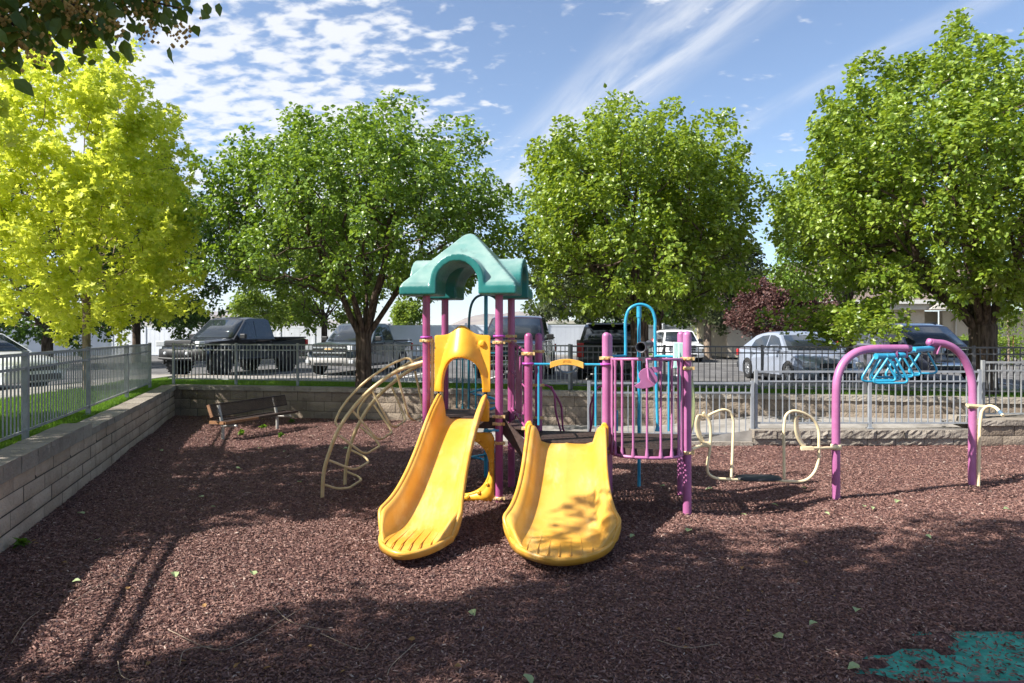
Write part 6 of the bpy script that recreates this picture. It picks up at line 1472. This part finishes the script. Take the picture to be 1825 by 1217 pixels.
# ------------------------------------------------------------------ hanging linden branch, top left
def branch():
    root = [o for o in COL.objects if o.name.startswith('linden_tree')][0]; base = np.array(root.location); r = np.random.default_rng(91)
    F = lambda x, y, Y: at(x, y, Y); m = MB(); P, D, Nn, S, FP = [], [], [], [], []
    mains = [[F(-420, -260, 2.4), F(-150, -120, 2.7), F(60, -50, 2.9), F(200, -15, 3.0), F(318, 14, 3.05)], [F(-300, -120, 2.3), F(-80, -10, 2.5), F(20, 40, 2.6), F(50, 62, 2.6)], [F(-150, -120, 2.7), F(40, -20, 2.8), F(130, 10, 2.8), F(175, 30, 2.8)], [F(60, -90, 3.0), F(220, -60, 3.2), F(330, -20, 3.3)], [F(-250, -200, 2.6), F(0, -60, 3.0), F(110, 5, 3.1), F(230, 12, 3.2)]]
    for mn in mains:
        sp_ = spline(mn, 6); m.tube(sp_, [.016*(1-i/len(sp_))+.003 for i in range(len(sp_))], 6)
        for i, p in enumerate(sp_):
            if i < 3: continue
            for k in range(10):
                q = np.array(p)+r.normal(0, .07, 3); d = r.normal(0, .5, 3)+[.15, 0, -.75]; P.append(q); D.append(d); Nn.append(r.normal(0, .7, 3)+[0, -.1, .5]); S.append(r.uniform(.045, .085))
            for _ in range(2):
                c = np.array(p)+r.normal(0, .06, 3)-[0, .05, .05]
                for j in range(13): FP.append(c+r.normal(0, .024, 3))
    m.build('hanging_twig', M['bark'], root)
    P, D, Nn, S = map(np.array, (P, D, Nn, S)); ths = P-base
    leaves('hanging_leaves', ths, D, Nn, S, 'pear', M['leaf_linden'], root, 1.0)
    FP = np.array(FP); V = []; Fc = []; b = 0
    ico = np.array([(1, 0, 0), (-1, 0, 0), (0, 1, 0), (0, -1, 0), (0, 0, 1), (0, 0, -1)]); fc = np.array([(0, 2, 4), (2, 1, 4), (1, 3, 4), (3, 0, 4), (2, 0, 5), (1, 2, 5), (3, 1, 5), (0, 3, 5)])
    sz = r.uniform(.006, .011, len(FP)); V = (FP[:, None]+ico[None]*sz[:, None, None]).reshape(-1, 3)-base; Fc = (fc[None]+6*np.arange(len(FP))[:, None, None]).reshape(-1, 3)
    np_mesh('blossom', V, Fc, M['flower_linden'], root)
branch()

# ------------------------------------------------------------------ small things on the mulch
def leaf_litter():
    r = random.Random(4); proto = None
    def one(p, s, rz, mat, name, label, cat, group):
        T, Fc = LT['pear']; me = bpy.data.meshes.new(name); me.from_pydata([tuple(v*np.array([s, s, s*1.6])) for v in T], [], [tuple(f) for f in Fc.tolist()]); me.materials.append(M[mat]); o = bpy.data.objects.new(name, me); COL.objects.link(o)
        o.location = p; o.rotation_euler = (r.uniform(-.3, .3), r.uniform(-.3, .3), rz); tag(o, label, cat, group); return o
    spots = [(1130, 955), (150, 918), (175, 965), (128, 1040), (310, 1022), (452, 1028), (362, 888), (420, 835), (840, 1090), (1530, 1088), (1532, 1190), (935, 1205), (1455, 1112), (1270, 872), (1375, 900), (1330, 920), (1470, 915), (1555, 905), (1540, 905), (1800, 910), (1225, 950), (290, 730+75), (530, 860), (590, 812), (1185, 868), (1395, 1142), (985, 850), (460, 800), (510, 805), (1600, 893), (375, 905), (620, 800), (1430, 870), (1650, 955)]
    a = b = None
    for i, (x, y) in enumerate(spots):
        p = gnd(x, y, 0.03); s = r.uniform(.05, .085)
        if a is None: a = one(p, .07, 0, 'leaf_fallen', 'fallen_leaf', 'pale green fallen leaf lying on the brown mulch', 'leaf', 'fallen green leaves on the mulch'); o = a
        else: o = a.copy(); COL.objects.link(o)
        p.z += .015; o.location = p; o.rotation_euler = (r.uniform(-.3, .3), r.uniform(-.3, .3), r.uniform(0, 6)); q = s/.062; o.scale = (q, q, q)
    for i in range(26):
        p = gnd(r.uniform(20, 1500), r.uniform(960, 1210), .03)
        if b is None: b = one(p, .045, 0, 'leaf_brown', 'dry_leaf', 'small dry tan leaf lying on the shaded mulch', 'leaf', 'dry leaves on the shaded mulch'); o = b
        else: o = b.copy(); COL.objects.link(o)
        o.location = p; o.rotation_euler = (r.uniform(-.4, .4), r.uniform(-.4, .4), r.uniform(0, 6)); q = r.uniform(.6, 1.2); o.scale = (q, q, q)
    tw = [[(130, 1075), (190, 1040), (245, 1020)], [(300, 1125), (380, 1160), (440, 1145), (540, 1085)], [(320, 1190), (330, 1160), (380, 1155)], [(210, 1180), (215, 1205), (232, 1217)], [(485, 1080), (520, 1110), (590, 1125)], [(570, 1130), (640, 1160), (660, 1150)], [(20, 1150), (45, 1110), (70, 1090)], [(740, 1150), (700, 1185), (690, 1205)], [(1170, 1140), (1220, 1155), (1280, 1150)]]
    for k, t in enumerate(tw):
        pts = [gnd(x, y, .045)+Vector((0, 0, r.uniform(0, .015))) for x, y in t]; m = MB(); o = pts[0].copy(); m.tube(spline([p-o for p in pts], 5), [.0028-.00006*i for i in range(5*(len(pts)-1)+1)], 5)
        ob = m.build('twig', M['twig_pale']); ob.location = o; tag(ob, 'thin pale curved twig lying on the shaded mulch', 'twig', 'twigs on the shaded mulch')
    for k, (x, y, s, lab) in enumerate(((430, 773, .11, 'low green weed growing below the bench back'), (500, 778, .09, 'small weed right of the bench leg'), (468, 762, .10, 'green weed growing under the bench seat'), (520, 752, .09, 'weed at the wall foot behind the bench'), (42, 972, .12, 'bright green weed growing at the foot of the left wall'), (118, 800, .0, ''))):
        if not s: continue
        p = gnd(x, y, 0.02); rr = np.random.default_rng(k+3); n = 26; P = rr.normal(0, .12, (n, 3))*s*np.array([1, .7, .3]); P[:, 2] = np.abs(P[:, 2])+.02
        o = leaves('weed', P, P*[1, 1, .3]+rr.normal(0, .04, (n, 3)), rr.normal(0, .4, (n, 3))+[0, 0, 1], s*rr.uniform(.4, .9, n), 'pear', M['grass'], None); o.location = p; tag(o, lab, 'weed')
leaf_litter()

# ------------------------------------------------------------------ air
def haze():
    m = bpy.data.materials.new('haze'); m.use_nodes = True; nt = m.node_tree; nt.nodes.clear(); o = N(nt, 'ShaderNodeOutputMaterial'); v = N(nt, 'ShaderNodeVolumePrincipled')
    v.inputs['Color'].default_value = (.80, .88, 1.0, 1); v.inputs['Density'].default_value = 0.00007; v.inputs['Anisotropy'].default_value = 0.2; L(nt, v.outputs[0], o.inputs['Volume'])
    mb = MB(); mb.box((0, 3500, 300), (24000, 15000, 612)); ob = mb.build('haze', m); ob['kind'] = 'stuff'
haze()
